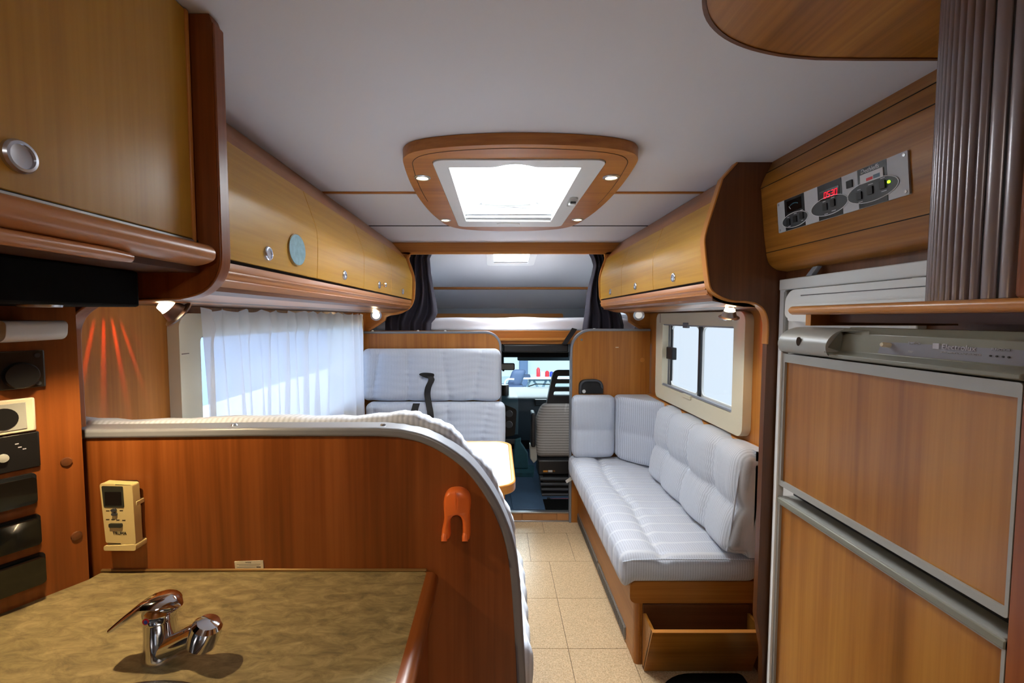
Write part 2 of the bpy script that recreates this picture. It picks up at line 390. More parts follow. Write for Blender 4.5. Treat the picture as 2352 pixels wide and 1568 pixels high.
box('wall_entrance', (1.0, .3, -.03), (1.13, 1.54, H+.03), 'brownZ', kind='structure')
box('wall_side', (XR, -1.3, -.03), (XR+.04, .3, H+.03), 'cherryZ', kind='structure')
box('wall_rear', (XL, -1.34, -.03), (XR, -1.3, H+.03), 'cherryX', kind='structure')
# fitting added behind the camera to go with the warm fill light
MB().lathe([(.17, 0), (.17, .02), (.155, .035)], (.10, -.55, H), (0, 0, -1), 32).build('rear_fill_fitting', 'white_plastic')
tag(bpy.data.objects['rear_fill_fitting'], 'round white fitting added out of view for the rear fill light', 'lamp')
# front bulkhead: frame around the alcove opening
hole = spline([(-.626, 1.885), (-.609, 1.917), (-.575, 1.929), (.725, 1.931), (.765, 1.914), (.773, 1.885), (.754, 1.829), (.736, 1.755), (.738, 1.66), (.744, 1.61), (.779, 1.558), (.835, 1.526),
    (.905, 1.518), (.939, 1.495), (.945, 1.45), (.94, 1.33), (-.785, 1.33), (-.794, 1.46), (-.765, 1.496), (-.685, 1.511), (-.622, 1.545), (-.594, 1.594), (-.586, 1.66), (-.585, 1.745), (-.605, 1.82)], 4, True)
MB().prism(rect(XL, 1.31, XR, H), 'Y', 3.09, 3.12, [hole]).build('wall_front', 'cherryX', kind='structure')
ef = [p for p in hole if p[1] > 1.40]
MB().strip(hole, 'Y', 3.078, 3.10, -.012, .003, True).build('trim_3', 'edgeX', kind='structure')
box('trim_4', (XL, 3.11, 1.285), (XR, 3.16, 1.38), 'cherryX', kind='structure')
# wooden ledge on the right wall behind the sofa back
MB().prism([(XR, .90), (XR-.03, .90), (XR-.03, .925), (XR-.022, .937), (XR, .94)], 'Y', 1.56, 3.06).build('trim_5', 'edgeY', kind='structure', bev=.003)
box('trim_6', (-.95, 3.03, 1.38), (-.925, 3.09, 1.52), 'cherryZ', kind='structure')
# step up to the cab
st = box('trim_7', (.0, 3.085, 0), (.56, 3.10, .066), 'step_wood', kind='structure')
for k, xx in enumerate((.06, .19, .31, .44)): box('plank', (xx, 3.078, .008), (xx+.122, 3.086, .060), 'step_wood', st, .002)
box('edge_strip', (.0, 3.07, 0), (.56, 3.086, .009), 'silver', st, .002); box('edge_strip', (.0, 3.074, .061), (.56, 3.11, .072), 'silver', st, .002)

# ---------------------------------------------------------------- overhead lockers
def locker_profile(sgn, mid):
    """door face, from the bottom edge up (x, z); left lockers: sgn=1"""
    return [(mid-sgn*a, z) for a, z in ((.668, 1.602), (.665, 1.66), (.664, 1.735), (.668, 1.768), (.682, 1.81), (.708, 1.885))]
MID = .0695
def locker(name, label, sgn, y0, y1, doors, knobs, wallx):
    t = thing(name, label, 'locker', (wallx, (y0+y1)/2, 1.5))
    pr = [(MID-sgn*a, z) for a, z in ((.80, 2.0), (.785, 1.975), (.745, 1.93), (.720, 1.889), (.725, 1.6), (.9, 1.6), (.9, 2.0))]
    body = [(MID-sgn*a, z) for a, z in ((.805, 1.998), (.725, 1.88), (.69, 1.80), (.685, 1.60), (.69, 1.53), (.80, 1.51), (1.018, 1.505), (1.018, 1.998))]
    MB().prism(body, 'Y', y0, y1).build('body', 'brownY', t)
    tr = spline([(MID-sgn*a, z) for a, z in ((.80, 1.998), (.772, 1.966), (.738, 1.93), (.709, 1.889))], 4)
    tr += [(MID-sgn*.735, 1.876), (MID-sgn*.82, 1.99)]
    MB().prism(tr, 'Y', y0, y1).build('top_rail', 'railY', t)
    br = spline([(MID-sgn*a, z) for a, z in ((.67, 1.594), (.668, 1.575), (.673, 1.556), (.69, 1.54), (.72, 1.525), (.77, 1.514), (.85, 1.508))], 4)
    br += [(MID-sgn*.87, 1.53), (MID-sgn*.71, 1.594)]
    bt = MB().prism(br, 'Y', y0, y1).build('bottom_rail', 'railY', t)
    for a, z in ((.6655, 1.572), (.672, 1.554)):
        MB().tube([(MID-sgn*a, y0+.002, z), (MID-sgn*a, y1-.002, z)], .0028, 6).build('bead', 'railY', bt)
    box('shadow_gap', tuple(min(p) for p in zip((MID-sgn*.676, y0+.001, 1.594), (MID-sgn*.70, y0+.001, 1.594))), tuple(max(p) for p in zip((MID-sgn*.676, y1-.001, 1.602), (MID-sgn*.70, y1-.001, 1.602))), 'dark_gap', t)
    path = spline(locker_profile(sgn, MID), 4)
    for (a, b_), ky in zip(doors, knobs):
        d = MB().strip(path, 'Y', a+.0012, b_-.0012, -.006*sgn, .006*sgn).build('door', 'oakY', t, .0015)
        ax = (sgn, 0, .03)
        MB().lathe([(.0185, -.002), (.0185, .004), (.0165, .0065), (.0135, .0068), (.013, .0045), (.006, .004)], (MID-sgn*.660, ky, 1.637), ax, 20).build('knob', 'knob_chrome', d)
    return t
lk = locker('overhead_locker', 'long oak-fronted overhead locker with four doors above the curtained window', 1, .815, 3.088,
       [(.82, 1.449), (1.449, 1.955), (1.955, 2.46), (2.46, 3.07)], [1.134, 1.70, 2.20, 2.753], XL)
d0 = [c for c in lk.children if c.name.startswith('door')][0]
d3 = [c for c in lk.children if c.name.startswith('door')][2]
pl = ellipse(1.295, 1.671, .052, .044)
MB().prism(pl, 'X', -.589, -.5845).build('disc', 'blue_decal', d0, label='pale blue oval disc set in the door')
MB().prism(ellipse(1.295, 1.671, .054, .0465), 'X', -.59, -.5855, [pl]).build('disc_rim', 'brass', d0)
MB().lathe([(.004, 0), (.004, .018), (.012, .020), (.014, .028), (.009, .034)], (-.585, 2.20, 1.637), (1, 0, .03), 14).build('pull', 'chrome', d3, label='pulled-out chrome push button')
locker('overhead_locker', 'oak-fronted overhead locker with three doors above the sofa window', -1, 1.535, 3.088,
       [(1.54, 2.04), (2.04, 2.55), (2.55, 3.07)], [1.80, 2.29, 2.79], XR)
# partition between entrance and sofa, its shade put into the dark brown
pp = [(.819, 2.0), (.77, 1.945)]+spline([(.742, 1.85), (.716, 1.755), (.718, 1.70), (.731, 1.604), (.740, 1.571), (.761, 1.551), (.794, 1.535), (.83, 1.527), (.863, 1.526), (.900, 1.518), (.928, 1.494), (.941, 1.45), (.941, 1.38)], 4)+[(.938, .6), (.937, .40), (.962, .27), (.968, 0), (XR, 0), (XR, 2.0)]
t = thing('partition_panel', 'partition panel in shade-darkened brown with bulging edge between sofa and entrance door', 'panel', (1.0, 1.52, 0))
MB().prism(pp, 'Y', 1.512, 1.536).build('board', 'brownZ', t)
MB().strip(pp[:-6], 'Y', 1.509, 1.540, -.002, .004).build('edge_band', 'edgeZ', t, .0015)

# fascia with the control panel above the entrance door
t = thing('door_fascia', 'curved cherry wood fascia above the entrance door', 'panel', (.95, 1.2, 1.62))
fp = spline([(.938, 2.0), (.926, 1.975), (.908, 1.94), (.899, 1.912)], 3)+spline([(.902, 1.90), (.916, 1.76), (.925, 1.70)], 3)+spline([(.927, 1.685), (.938, 1.655), (.965, 1.636), (1.0, 1.63)], 4)+[(1.0, 2.0)]
MB().prism(fp, 'Y', .815, 1.508).build('board', 'walnutY', t)
for x_, z_ in ((.8985, 1.909), (.9255, 1.693), (.918, 1.962)):
    MB().tube([(x_, .82, z_), (x_, 1.507, z_)], .0012, 6).build('groove', 'dark_gap', t)
cp = thing('control_panel', 'aluminium control panel with red digits on the fascia above the door', 'panel', (.905, 1.2, 1.74))
# local axes on the sloping face: s runs toward the camera (right in the picture), q up the face
A0 = Vector((.9185, 1.424, 1.7445)); SR = Vector((0, -1, 0)); SU = Vector((-.0995, 0, .995)).normalized(); SN = SR.cross(SU)
def cpt(s, q, n=0): return A0+SR*s+SU*q+SN*n
def cplate(name, poly, n0, n1, mat, par=cp, holes=(), **kw):
    b = MB().prism(poly, 'Z', n0, n1, holes); b.v = [tuple(cpt(*p)) for p in b.v]; return b.build(name, mat, par, **kw)
CW, CH = .446, .096
cplate('plate', rect(0, 0, CW, CH, .003), .0, .0055, 'panel_alu', bev=.001)
for a, b_ in ((.036, .123), (.177, .262), (.313, .394)): cplate('black_field', rect(a, .0005, b_, CH-.0005), .005, .0062, 'panel_black')
for cx, cy, rx, ry in ((.080, .027, .056, .021), (.216, .034, .065, .024), (.352, .036, .071, .0255)):
    o = cplate('switch_oval', ellipse(cx, cy, rx, ry), .006, .0072, 'panel_oval')
    cplate('oval_rim', ellipse(cx, cy, rx+.0016, ry+.0016), .0058, .0078, 'print_white', o, [ellipse(cx, cy, rx, ry)])
for cx, cy in ((.053, .024), (.084, .027), (.112, .031), (.205, .033), (.232, .037), (.318, .032), (.350, .036), (.384, .040)):
    cplate('rocker_switch', rect(cx-.0075, cy-.0095, cx+.0075, cy+.0095, .001), .007, .0105, 'black', bev=.001)
cplate('rocker_switch', rect(.280, .060, .298, .079, .001), .005, .009, 'black', bev=.001)
cplate('display', rect(.186, .052, .254, .078), .0062, .0075, 'black_gloss')
SEG = {'0': 'abcdef', '5': 'afgcd', '3': 'abgcd'}
def digit(ch, x, y, w, h):
    b = MB(); th = .0018
    S = {'a': (0, h-th, w, h), 'd': (0, 0, w, th), 'g': (0, h/2-th/2, w, h/2+th/2), 'f': (0, h/2, th, h), 'e': (0, 0, th, h/2), 'b': (w-th, h/2, w, h), 'c': (w-th, 0, w, h/2)}
    for k in SEG[ch]:
        r_ = S[k]; b.prism(rect(r_[0]+.0003, r_[1]+.0003, r_[2]-.0003, r_[3]-.0003), 'Z', .0075, .0079)
    b.v = [tuple(cpt(x+p[0]+.12*p[1], y+p[1], p[2])) for p in b.v]
    return b.build('digit', 'led_red', cp)
for k, ch in enumerate('0530'): digit(ch, .201+k*.0125, .056, .009, .0165)
# analogue meters
o = cplate('meter', rect(.048, .054, .112, .088), .006, .007, 'black_gloss')
cplate('scale', [(.062+.036*(k/10), .070+.008*math.sin(PI*(.15+.7*k/10))) for k in range(11)]+[(.062+.036*(k/10), .067+.008*math.sin(PI*(.15+.7*k/10))) for k in range(10, -1, -1)], .007, .0074, 'cab_teal', o)
cplate('needle', [(.064, .062), (.0655, .062), (.059, .071), (.0575, .071)], .007, .0076, 'print_white', o)
o = cplate('meter', rect(.322, .058, .386, .080), .006, .008, 'print_white', label='white dial meter')
cplate('scale', rect(.340, .061, .358, .068), .008, .0083, 'red', o); cplate('scale', rect(.360, .061, .378, .070), .008, .0083, 'leg_grey', o)
text('Dethleffs', .0145, cpt(.322, .083, .0063), SR, SU, 'print_white', cp, shear=.25)
cplate('indicator', ellipse(.400, .0415, .0035, .0035, 12), .007, .009, 'led_green', label='lit green indicator')
for a, b_ in ((.008, .008), (CW-.008, .008), (CW-.008, CH-.008), (.008, CH-.008)): cplate('screw', ellipse(a, b_, .0035, .0035, 10), .0055, .007, 'silver')
for a, b_, w in ((.196, .0475, .010), (.226, .0505, .012), (.2, .0125, .012), (.226, .0155, .014), (.047, .0385, .010), (.078, .043, .012), (.107, .0465, .010), (.050, .010, .010), (.108, .016, .008), (.312, .046, .01), (.344, .050, .014), (.378, .054, .012), (.314, .0155, .012), (.379, .0235, .014)):
    cplate('symbol', rect(a, b_, a+w, b_+.002), .0071, .0077, 'print_grey')

# entrance door (in the right wall) with its white frame and blind cassette
dr = MB().prism(rect(1.01, .12, 1.505, 1.60), 'X', .975, 1.0, [rect(1.03, .14, 1.478, 1.565)]).build('door_1', 'white_plastic', kind='structure', bev=.003)
MB().box((.985, 1.035, .14), (1.0, 1.476, 1.46)).build('door_leaf', 'white_plastic', dr)
box('door_frame', (.972, .86, 1.565), (1.0, 1.505, 1.602), 'white_plastic', dr, .003)
box('jamb_profile', (.975, 1.470, .12), (.999, 1.484, 1.56), 'fridge_grey', dr, .002)
cs = rnd([(.88, 1.47), (1.445, 1.47), (1.445, 1.562), (.88, 1.562)], [.0, .02, .05, 0], 8)
MB().prism(cs, 'X', .955, .985).build('blind_cassette', 'white_plastic', dr, .006)
MB().prism(rnd([(.88, 1.46), (1.415, 1.46), (1.415, 1.515), (.88, 1.515)], [.0, .01, .03, 0], 8), 'X', .945, .957).build('cassette_front', 'white_plastic', dr, .004)
box('seam', (.9535, .88, 1.5405), (.9545, 1.37, 1.5425), 'dark_grey', dr)
MB().prism([(1.35, 1.602), (1.375, 1.602), (1.345, 1.628), (1.325, 1.628)], 'X', .97, .985).build('bracket', 'grey_trim', dr, .001)
# black mat in the entrance well
MB().prism(rnd([(.60, .95), (.995, .95), (.995, 1.695), (.60, 1.695)], [.02, .02, .02, .22], 10), 'Z', .0, .03).build('step_mat', 'rubber', bev=.008)
tag(bpy.data.objects['step_mat'], 'black rubber mat by the entrance in front of the wooden box', 'mat')

# ceiling board top right
t = thing('ceiling_board', 'rounded cherry board fixed under the ceiling above the ribbed shutter', 'board', (.7, .5, 1.975))
bp_ = [(1.0, -.1), (1.0, .872), (.70, .872)]+spline([(.62, .870), (.54, .858), (.46, .832), (.395, .795), (.345, .745), (.315, .68), (.31, .60)], 4)+[(.31, -.1)]
MB().prism(bp_, 'Z', 1.972, 1.999).build('panel', 'walnutY', t, .002)
MB().strip(bp_[1:-1], 'Z', 1.970, 1.999, -.003, .004).build('edge_band', 'brownX', t)
cv = spline([(.82, .30), (.80, .55), (.795, .70), (.815, .80), (.86, .872)], 6)
MB().tube([(p[0], p[1], 1.972) for p in cv], .0025, 6).build('groove', 'brown_matt', t)

# ribbed tambour cabinet above the fridge
t = thing('tambour_cabinet', 'corner cabinet with ribbed smoky roller shutter standing on the shelf', 'cabinet', (.80, .6, 1.492))
cx, cy, R_ = .90, .53, .27
def arc(p, r=R_): a = math.radians(p); return (cx-r*math.cos(a), cy+r*math.sin(a))
path = [arc(p, R_-.007) for p in range(0, 100, 6)]
MB().strip(path, 'Z', 1.495, 1.972, -.003, .003).build('backing', 'tambour_gap', t)
p0 = 0.6
while p0 < 92:
    wdt = 3.3 if p0 > 6 else 5.0
    a0, a1 = p0, p0+wdt-(.75 if p0 < 12 else .45)
    prof = []
    for k in range(7):
        u = k/6; p = a0+(a1-a0)*u; prof.append(arc(p, R_-.004+.0055*math.sin(PI*u)**.6))
    prof += [arc(a1, R_-.008), arc(a0, R_-.008)]
    MB().prism(prof, 'Z', 1.496, 1.971).build('slat', 'tambour', t, smooth=50)
    p0 += wdt
box('jamb', (.622, .36, 1.494), (.66, .527, 1.972), 'redcherryZ', t, .006)
MB().prism([(.99, .36), (.99, .79), (.9, .79), (.64, .5), (.64, .36)], 'Z', 1.97, 1.9725).build('top_board', 'brown_matt', t)

# shelf with rounded nosing over the fridge
t = thing('shelf', 'cherry wood shelf with rounded nosing above the fridge', 'shelf', (.8, .65, 1.45))
box('board', (.63, .36, 1.478), (.97, .93, 1.495), 'cherryY', t)
MB().tube([(.628, .36, 1.487), (.628, .925, 1.487), (.630, .934, 1.487)], [.0085, .0085, .005], 14).build('nosing', 'edgeY', t)
box('side_board', (.66, .915, 1.455), (.97, .93, 1.478), 'edgeZ', t); box('back_board', (.70, .51, 1.462), (.712, .915, 1.478), 'brownY', t)

# ---------------------------------------------------------------- fridge
t = thing('refrigerator', 'tall grey refrigerator with two cherry wood door panels on the right', 'fridge', (.78, .72, 0))
FX = .62; y0, y1 = .506, .936
box('cabinet', (.66, y0, .02), (.97, y1, 1.44), 'fridge_dark', t)
# control head: rolled front, recessed control strip
hp = spline([(.665, 1.452), (.645, 1.451), (.624, 1.444), (.611, 1.432), (.606, 1.418), (.610, 1.403), (.622, 1.397)], 4)+[(.665, 1.397)]
MB().prism(hp, 'Y', .800, y1).build('head_cap', 'fridge_grey', t)
hd = MB().prism([(.665, 1.454), (.650, 1.454), (.644, 1.447), (.636, 1.443), (.633, 1.411), (.622, 1.407), (.612, 1.405), (.612, 1.399), (.622, 1.396), (.665, 1.396)], 'Y', y0, .800).build('control_head', 'fridge_dark', t, .001)
MB().add([(.634, .800, 1.409), (.606, .803, 1.408), (.612, .772, 1.402), (.634, .742, 1.405), (.636, .742, 1.449), (.625, .790, 1.446), (.640, .800, 1.452)], [(0, 1, 2, 3), (4, 6, 5), (5, 6, 0, 1), (3, 4, 0), (4, 6, 0)]).build('recess_side', 'fridge_dark', t)
MB().add([(.636, .520, 1.440), (.636, .715, 1.440), (.6325, .720, 1.413), (.6325, .520, 1.413), (.639, .520, 1.440), (.639, .715, 1.440), (.6355, .72, 1.413), (.6355, .52, 1.413)], [(0, 1, 2, 3), (4, 7, 6, 5), (0, 3, 7, 4), (1, 5, 6, 2), (0, 4, 5, 1), (3, 2, 6, 7)]).build('control_strip', 'fridge_strip', hd)
FR = Vector((0, -1, 0)); FU = Vector((-.13*-1, 0, 1)).normalized()
text('Electrolux', .0108, (.6336, .6185, 1.4270), FR, FU, 'print_grey', hd); text('AUTOMATIC ENERGY SELECTOR', .0035, (.6332, .6185, 1.4215), FR, FU, 'print_grey', hd)
for a in (.628,): box('logo', (.6335, a-.006, 1.4265), (.6355, a+.003, 1.4345), 'print_grey', hd)
text('SWITCH', .005, (.6338, .669, 1.431), FR, FU, 'print_grey', hd); text('TEST', .004, (.6333, .668, 1.418), FR, FU, 'print_grey', hd)
text('FUNCTION', .004, (.6337, .556, 1.430), FR, FU, 'print_grey', hd)
MB().lathe([(.0042, 0), (.0042, .012), (.003, .014)], (.635, .701, 1.427), (-1, 0, .1), 14).build('switch_knob', 'cream_plastic', hd)
for a in (.556, .549, .542, .536): MB().lathe([(.0012, 0), (.0012, .001)], (.6335, a, 1.4225), (-1, 0, .1), 8).build('indicator', 'ink', hd)
MB().prism(ellipse(.872, 1.424, .006, .009, 16), 'X', .6055, .6075).build('lock_hole', 'black_gloss', t)
# upper door: grey rails around a wood panel; lower door the same
def fdoor(z0, z1, trail, brail):
    d = MB().prism(rect(y0, z0, y1, z1, .004), 'X', FX-.004, .66, [rect(y0+.004, z0+brail, y1-.010, z1-trail)]).build('door', 'fridge_grey', t, .002)
    box('panel', (FX+.001, y0+.004, z0+brail), (FX+.01, y1-.010, z1-trail), 'walnutZ', d)
    return d
fdoor(1.108, 1.395, .018, .012)
d = fdoor(.13, 1.083, .016, .02)
box('grip_recess', (.652, y0, 1.083), (.660, y1, 1.108), 'black', t)
MB().prism([(FX-.006, 1.070), (FX-.006, 1.080), (FX+.002, 1.083), (FX+.03, 1.076), (FX+.03, 1.070)], 'Y', y0, y1-.003).build('grip', 'fridge_dark', d, .001)
box('side_profile', (.612, y1-.003, .0), (.628, y1+.006, 1.40), 'white_plastic', t, .002)
box('post', (.616, .46, 0), (.97, .5045, 1.46), 'redcherryZ').name = 'corner_post'
tag(bpy.data.objects['corner_post'], 'narrow wooden post beside the fridge at right edge', 'post')

# ---------------------------------------------------------------- sofa along the right wall
t = thing('sofa_base', 'cherry wood sofa base with metal vent strip along the floor', 'sofa base', (.83, 2.4, 0))
box('front_panel', (.588, 1.80, 0), (.604, 3.06, .345), 'cherryY', t)
box('end_panel', (.61, 1.776, .0), (XR-.005, 1.795, .30), 'cherryX', t)
MB().tube([(.603, 1.791, .0), (.603, 1.791, .345)], .016, 16).build('corner_post', 'cherryZ', t)
MB().prism(rnd([(.560, .275), (XR-.005, .275), (XR-.005, .371), (.560, .371)], [.028, 0, 0, .028], 6), 'Y', 1.765, 1.786).build('end_rail', 'cherryX', t, .003)
box('seat_board', (.60, 1.786, .345), (XR-.005, 3.06, .36), 'cherryY', t)
for a, b_ in ((1.90, 2.42), (2.44, 3.05)):
    v_ = box('vent_strip', (.581, a, .015), (.589, b_, .072), 'vent_alu', t, .001)
    nb = int((b_-a)/.016)
    g = MB()
    for k in range(nb): g.box((.5800, a+.006+k*.016, .022), (.5812, a+.013+k*.016, .064))
    g.build('grille', 'dark_grey', v_)
box('latch', (.580, 2.86, .235), (.590, 2.90, .325), 'edgeZ', t, .002); MB().lathe([(.007, 0), (.007, .004)], (.5805, 2.88, .28), (-1, 0, 0), 12).build('keyhole', 'black', t)
def seat_disp(P, Nn):
    up = np.clip(Nn[:, 2], 0, 1); d = np.zeros(len(P))
    k = ((P[:, 1]+.70)/.0849); fr = np.abs(k-np.round(k))
    top = np.clip(Nn[:, 2]+np.clip(-Nn[:, 0], 0, 1)*.9, 0, 1)
    d -= .005*np.exp(-(fr/.11)**2)*top
    s = np.abs(P[:, 0]+.105+.012*np.sin(P[:, 1]*9)); d -= .016*np.exp(-(s/.022)**2)*up
    d += .012*up*np.exp(-((P[:, 0]+.2)/.09)**2)
    d += .004*np.exp(-(s/.06)**2)*np.sin(P[:, 1]*148)*up+.0035*wob(P, 22, 1)*up
    return d
o = cushion_mesh((.797, 2.395, .437), (.288, .665, .062), .045, seat_disp, lambda P: P+np.stack([0*P[:, 0], 0*P[:, 0], -.030*np.clip((-P[:, 0]-.228)/.035, 0, 1)*np.clip(-P[:, 2]/.06, 0, 1)], 1), .0125).build('seat_cushion', 'cloth_seat', smooth=180)
tag(o, 'long striped grey seat cushion with quilted lines on the sofa base', 'cushion')
MB().tube([(.520, 1.738, .470), (.56, 1.733, .482), (.7, 1.731, .486), (.9, 1.731, .486), (1.07, 1.732, .484)], .0035, 8).build('piping', 'cloth_x', o)
def back_disp(us, zs, ax, amp=.022, seed=2, face=None):
    def f(P, Nn):
        fr = np.clip(face(Nn), 0, 1)
        su = seams(P, ax, us); sz = seams(P, 2, zs)
        d = -amp*np.exp(-su/.034)-amp*.9*np.exp(-sz/.034)
        d += -.010*np.exp(-((su**2+sz**2)/.03**2))
        d += .0035*np.exp(-su/.05)*np.sin(P[:, 2]*190+3*wob(P, 18, seed))+.0028*np.exp(-sz/.04)*np.sin(P[:, ax]*150)
        d += .004*wob(P, 25, seed+5)
        return d*fr+amp*.55*fr
    return f
# back rest cushion along the wall: leaning, thick at its foot
def lean(P):
    Q = P.copy(); b_ = P[:, 0] > 0; Q[:, 1] = np.where(b_ & (np.abs(P[:, 1]) > .412), np.sign(P[:, 1])*.462, P[:, 1]); Q[:, 0] = np.where(P[:, 0] < .02, P[:, 0]+.05*(P[:, 2]+.2)/.4, Q[:, 0]); return Q
o = cushion_mesh((1.010, 2.17, .718), (.076, .462, .216), .05, back_disp([-.24, .03, .29], [-.01], 1, .032, face=lambda n: -n[:, 0]+.5*n[:, 2]), lean, .0125).build('back_cushion', 'cloth_y', smooth=70)
tag(o, 'long tufted grey back cushion leaning under the right window', 'cushion')
MB().tube(spline([(.937, 1.722, .525), (.945, 1.716, .60), (.958, 1.714, .72), (.972, 1.716, .83), (.990, 1.720, .895), (1.02, 1.722, .922), (1.07, 1.722, .928)], 5), .0035, 8).build('piping', 'cloth_x', o)
# end cushion at the cab partition
o = cushion_mesh((.675, 3.005, .721), (.148, .055, .214), .04, back_disp([.147], [-.02], 0, face=lambda n: -n[:, 1]), None, .0125).build('back_cushion', 'cloth_x', smooth=180)
tag(o, 'small upright grey cushion against the right cab partition', 'cushion')
# wedge-shaped corner cushion
def wedge(P):
    Q = P.copy(); u = (P[:, 0]+.14)/.28
    Q[:, 1] = np.where(P[:, 1] < .0, P[:, 1]-.27*np.clip(u, 0, 1)**.9, P[:, 1]); return Q
o = cushion_mesh((.955, 3.005, .722), (.130, .055, .214), .035, back_disp([-.128, .12], [-.02], 0, face=lambda n: -n[:, 1]), wedge, .0125).build('corner_cushion', 'cloth_x', smooth=180)
tag(o, 'wedge-shaped grey corner cushion between the two sofa backs', 'cushion')
# wooden box in front of the sofa end
t = thing('storage_box', 'open cherry wood box with slanted front on the floor at the sofa end', 'box', (.84, 1.72, 0))
bx0, bx1 = .615, 1.062
box('back_board', (bx0, 1.758, .012), (bx1, 1.770, .274), 'brownX', t, .001)
MB().add([(bx0, 1.735, .005), (bx1, 1.735, .005), (bx1, 1.650, .232), (bx0, 1.650, .232), (bx0, 1.747, .009), (bx1, 1.747, .009), (bx1, 1.662, .236), (bx0, 1.662, .236)],
         [(0, 1, 2, 3), (4, 7, 6, 5), (0, 4, 5, 1), (3, 2, 6, 7), (0, 3, 7, 4), (1, 5, 6, 2)]).build('front_board', 'walnutX', t)
for x_ in (bx0, bx1-.012): MB().prism([(1.742, .008), (1.758, .008), (1.758, .238), (1.657, .236)], 'X', x_, x_+.012).build('side_board', 'walnutZ', t)
box('bottom_board', (bx0, 1.745, .004), (bx1, 1.76, .012), 'brownX', t)
MB().add([(bx0, 1.650, .2325), (bx1, 1.650, .2325), (bx1, 1.662, .2368), (bx0, 1.662, .2368), (bx0, 1.650, .234), (bx1, 1.650, .234), (bx1, 1.662, .2385), (bx0, 1.662, .2385)], [(0, 1, 2, 3), (4, 7, 6, 5), (0, 4, 5, 1), (3, 2, 6, 7), (0, 3, 7, 4), (1, 5, 6, 2)]).build('top_edge', 'edgeX', t)

# right window: cream frame, two sliding panes, latch, blind
w = MB().prism(rect(1.842, .955, 2.865, 1.500, .045, 8), 'X', 1.052, XR, [rect(1.93, 1.045, 2.755, 1.432, .008, 3)]).build('window_1', 'cream_plastic', kind='structure', bev=.012, seg=3)
MB().prism(rect(1.915, 1.03, 2.77, 1.445), 'X', 1.088, 1.108, [rect(1.927, 1.045, 2.758, 1.43)]).build('rail', 'silver', w)
for a, b_, x_ in ((2.36, 2.735, 1.105), (1.93, 2.345, 1.115)):
    MB().prism(rect(a, 1.048, b_, 1.428, .04), 'X', x_, x_+.006).build('pane', 'glass', w)
    MB().prism(rect(a-.012, 1.042, b_+.012, 1.434, .012), 'X', x_-.004, x_+.008, [rect(a+.004, 1.054, b_-.004, 1.422, .035)]).build('sash', 'white_plastic', w, label='clear acrylic sash border')
box('mullion', (1.098, 2.340, 1.04), (1.11, 2.364, 1.435), 'dark_plastic', w, .002)
box('seal', (1.096, 2.737, 1.045), (1.108, 2.752, 1.43), 'silver', w); box('seal', (1.100, 2.728, 1.045), (1.108, 2.737, 1.43), 'black', w)
box('latch', (1.07, 2.645, 1.215), (1.10, 2.735, 1.29), 'black', w, .004)
box('blind_bar', (1.056, 1.935, 1.426), (1.07, 2.752, 1.436), 'grey_trim', w, .002); box('blind_catch', (1.045, 2.385, 1.415), (1.06, 2.445, 1.445), 'grey_trim', w, .003)
box('blind_bar', (1.056, 1.935, 1.046), (1.072, 2.752, 1.058), 'grey_trim', w, .002); box('blind_catch', (1.044, 2.33, 1.028), (1.06, 2.43, 1.05), 'cream_plastic', w, .003)
box('joint', (1.0508, 2.795, 1.44), (1.0525, 2.798, 1.498), 'brown_matt', w)
MB().tube([(1.056, 1.945, 1.046), (1.054, 1.87, 1.046), (1.052, 1.845, 1.054)], .0012, 6).build('blind_cord', 'cream_plastic', w)

# ---------------------------------------------------------------- left window and sheer curtain
w = MB().prism(rect(1.255, .86, 3.0, 1.485, .045, 8), 'X', XL, -.915, [rect(1.345, .93, 2.93, 1.417, .02, 3)]).build('window_2', 'cream_plastic', kind='structure', bev=.012, seg=3)
box('pane', (-.975, 1.30, .90), (-.970, 2.95, 1.43), 'glass', w); box('rail', (-.93, 1.36, 1.410), (-.92, 2.92, 1.418), 'grey_trim', w)
box('frame_joint', (-.9135, 1.26, 1.365), (-.9125, 1.29, 1.367), 'brown_matt', w)
def curt(u, v_):
    """u along the rail, v from the heading down"""
    y = 1.295+1.575*u+.02*math.sin(9*u)*v_; f = 30+5*math.sin(5*u)
    amp = .008+.014*v_+.004*math.sin(13*u+2)
    x = -.878+amp*math.sin(f*2*PI*u*.62+1.2*math.sin(7*u)+.8*v_)+.007*math.sin(61*u+3*v_)
    head = math.exp(-((v_-.09)/.05)**2)
    x += .010*head*math.sin(2*PI*u*14); y += .02*v_*math.sin(17*u)*(.5+v_)
    z = 1.503-(.637+.10*u-.02*math.sin(40*u)*v_)*v_
    z -= .012*math.sin(PI*((u*14) % 1))*(1-v_)**8
    return (x, y, z)
cg = MB().grid(curt, 260, 40)
def slit(f):
    i, j = f[0] % 261, f[0]//261; u, v_ = (i+.5)/260, (j+.5)/40
    y_ = 1.295+1.575*u
    return any(v_ > v0 and abs(y_-y0-sl_*(v_-v0)) < w_*(v_-v0)/(1-v0) for y0, v0, w_, sl_ in ((1.40, .30, .022, .03), (1.475, .52, .034, .03), (1.69, .50, .030, .0), (1.90, .46, .036, .04)))
cg.f = [f for f in cg.f if not slit(f)]
o = cg.build('sheer_curtain', 'sheer', smooth=180)
tag(o, 'white sheer pleated curtain hanging over the left window', 'curtain')

# ---------------------------------------------------------------- alcove above the cab
fb = box('floor_alcove', (XL-.05, 3.12, 1.33), (XR+.05, 4.75, 1.372), 'alcove_paint', kind='structure')
rf = [(3.12, 1.985), (4.38, 1.777), (4.72, 1.562)]
mb = MB()
HX = (-.02, .25, 3.16, 3.53)
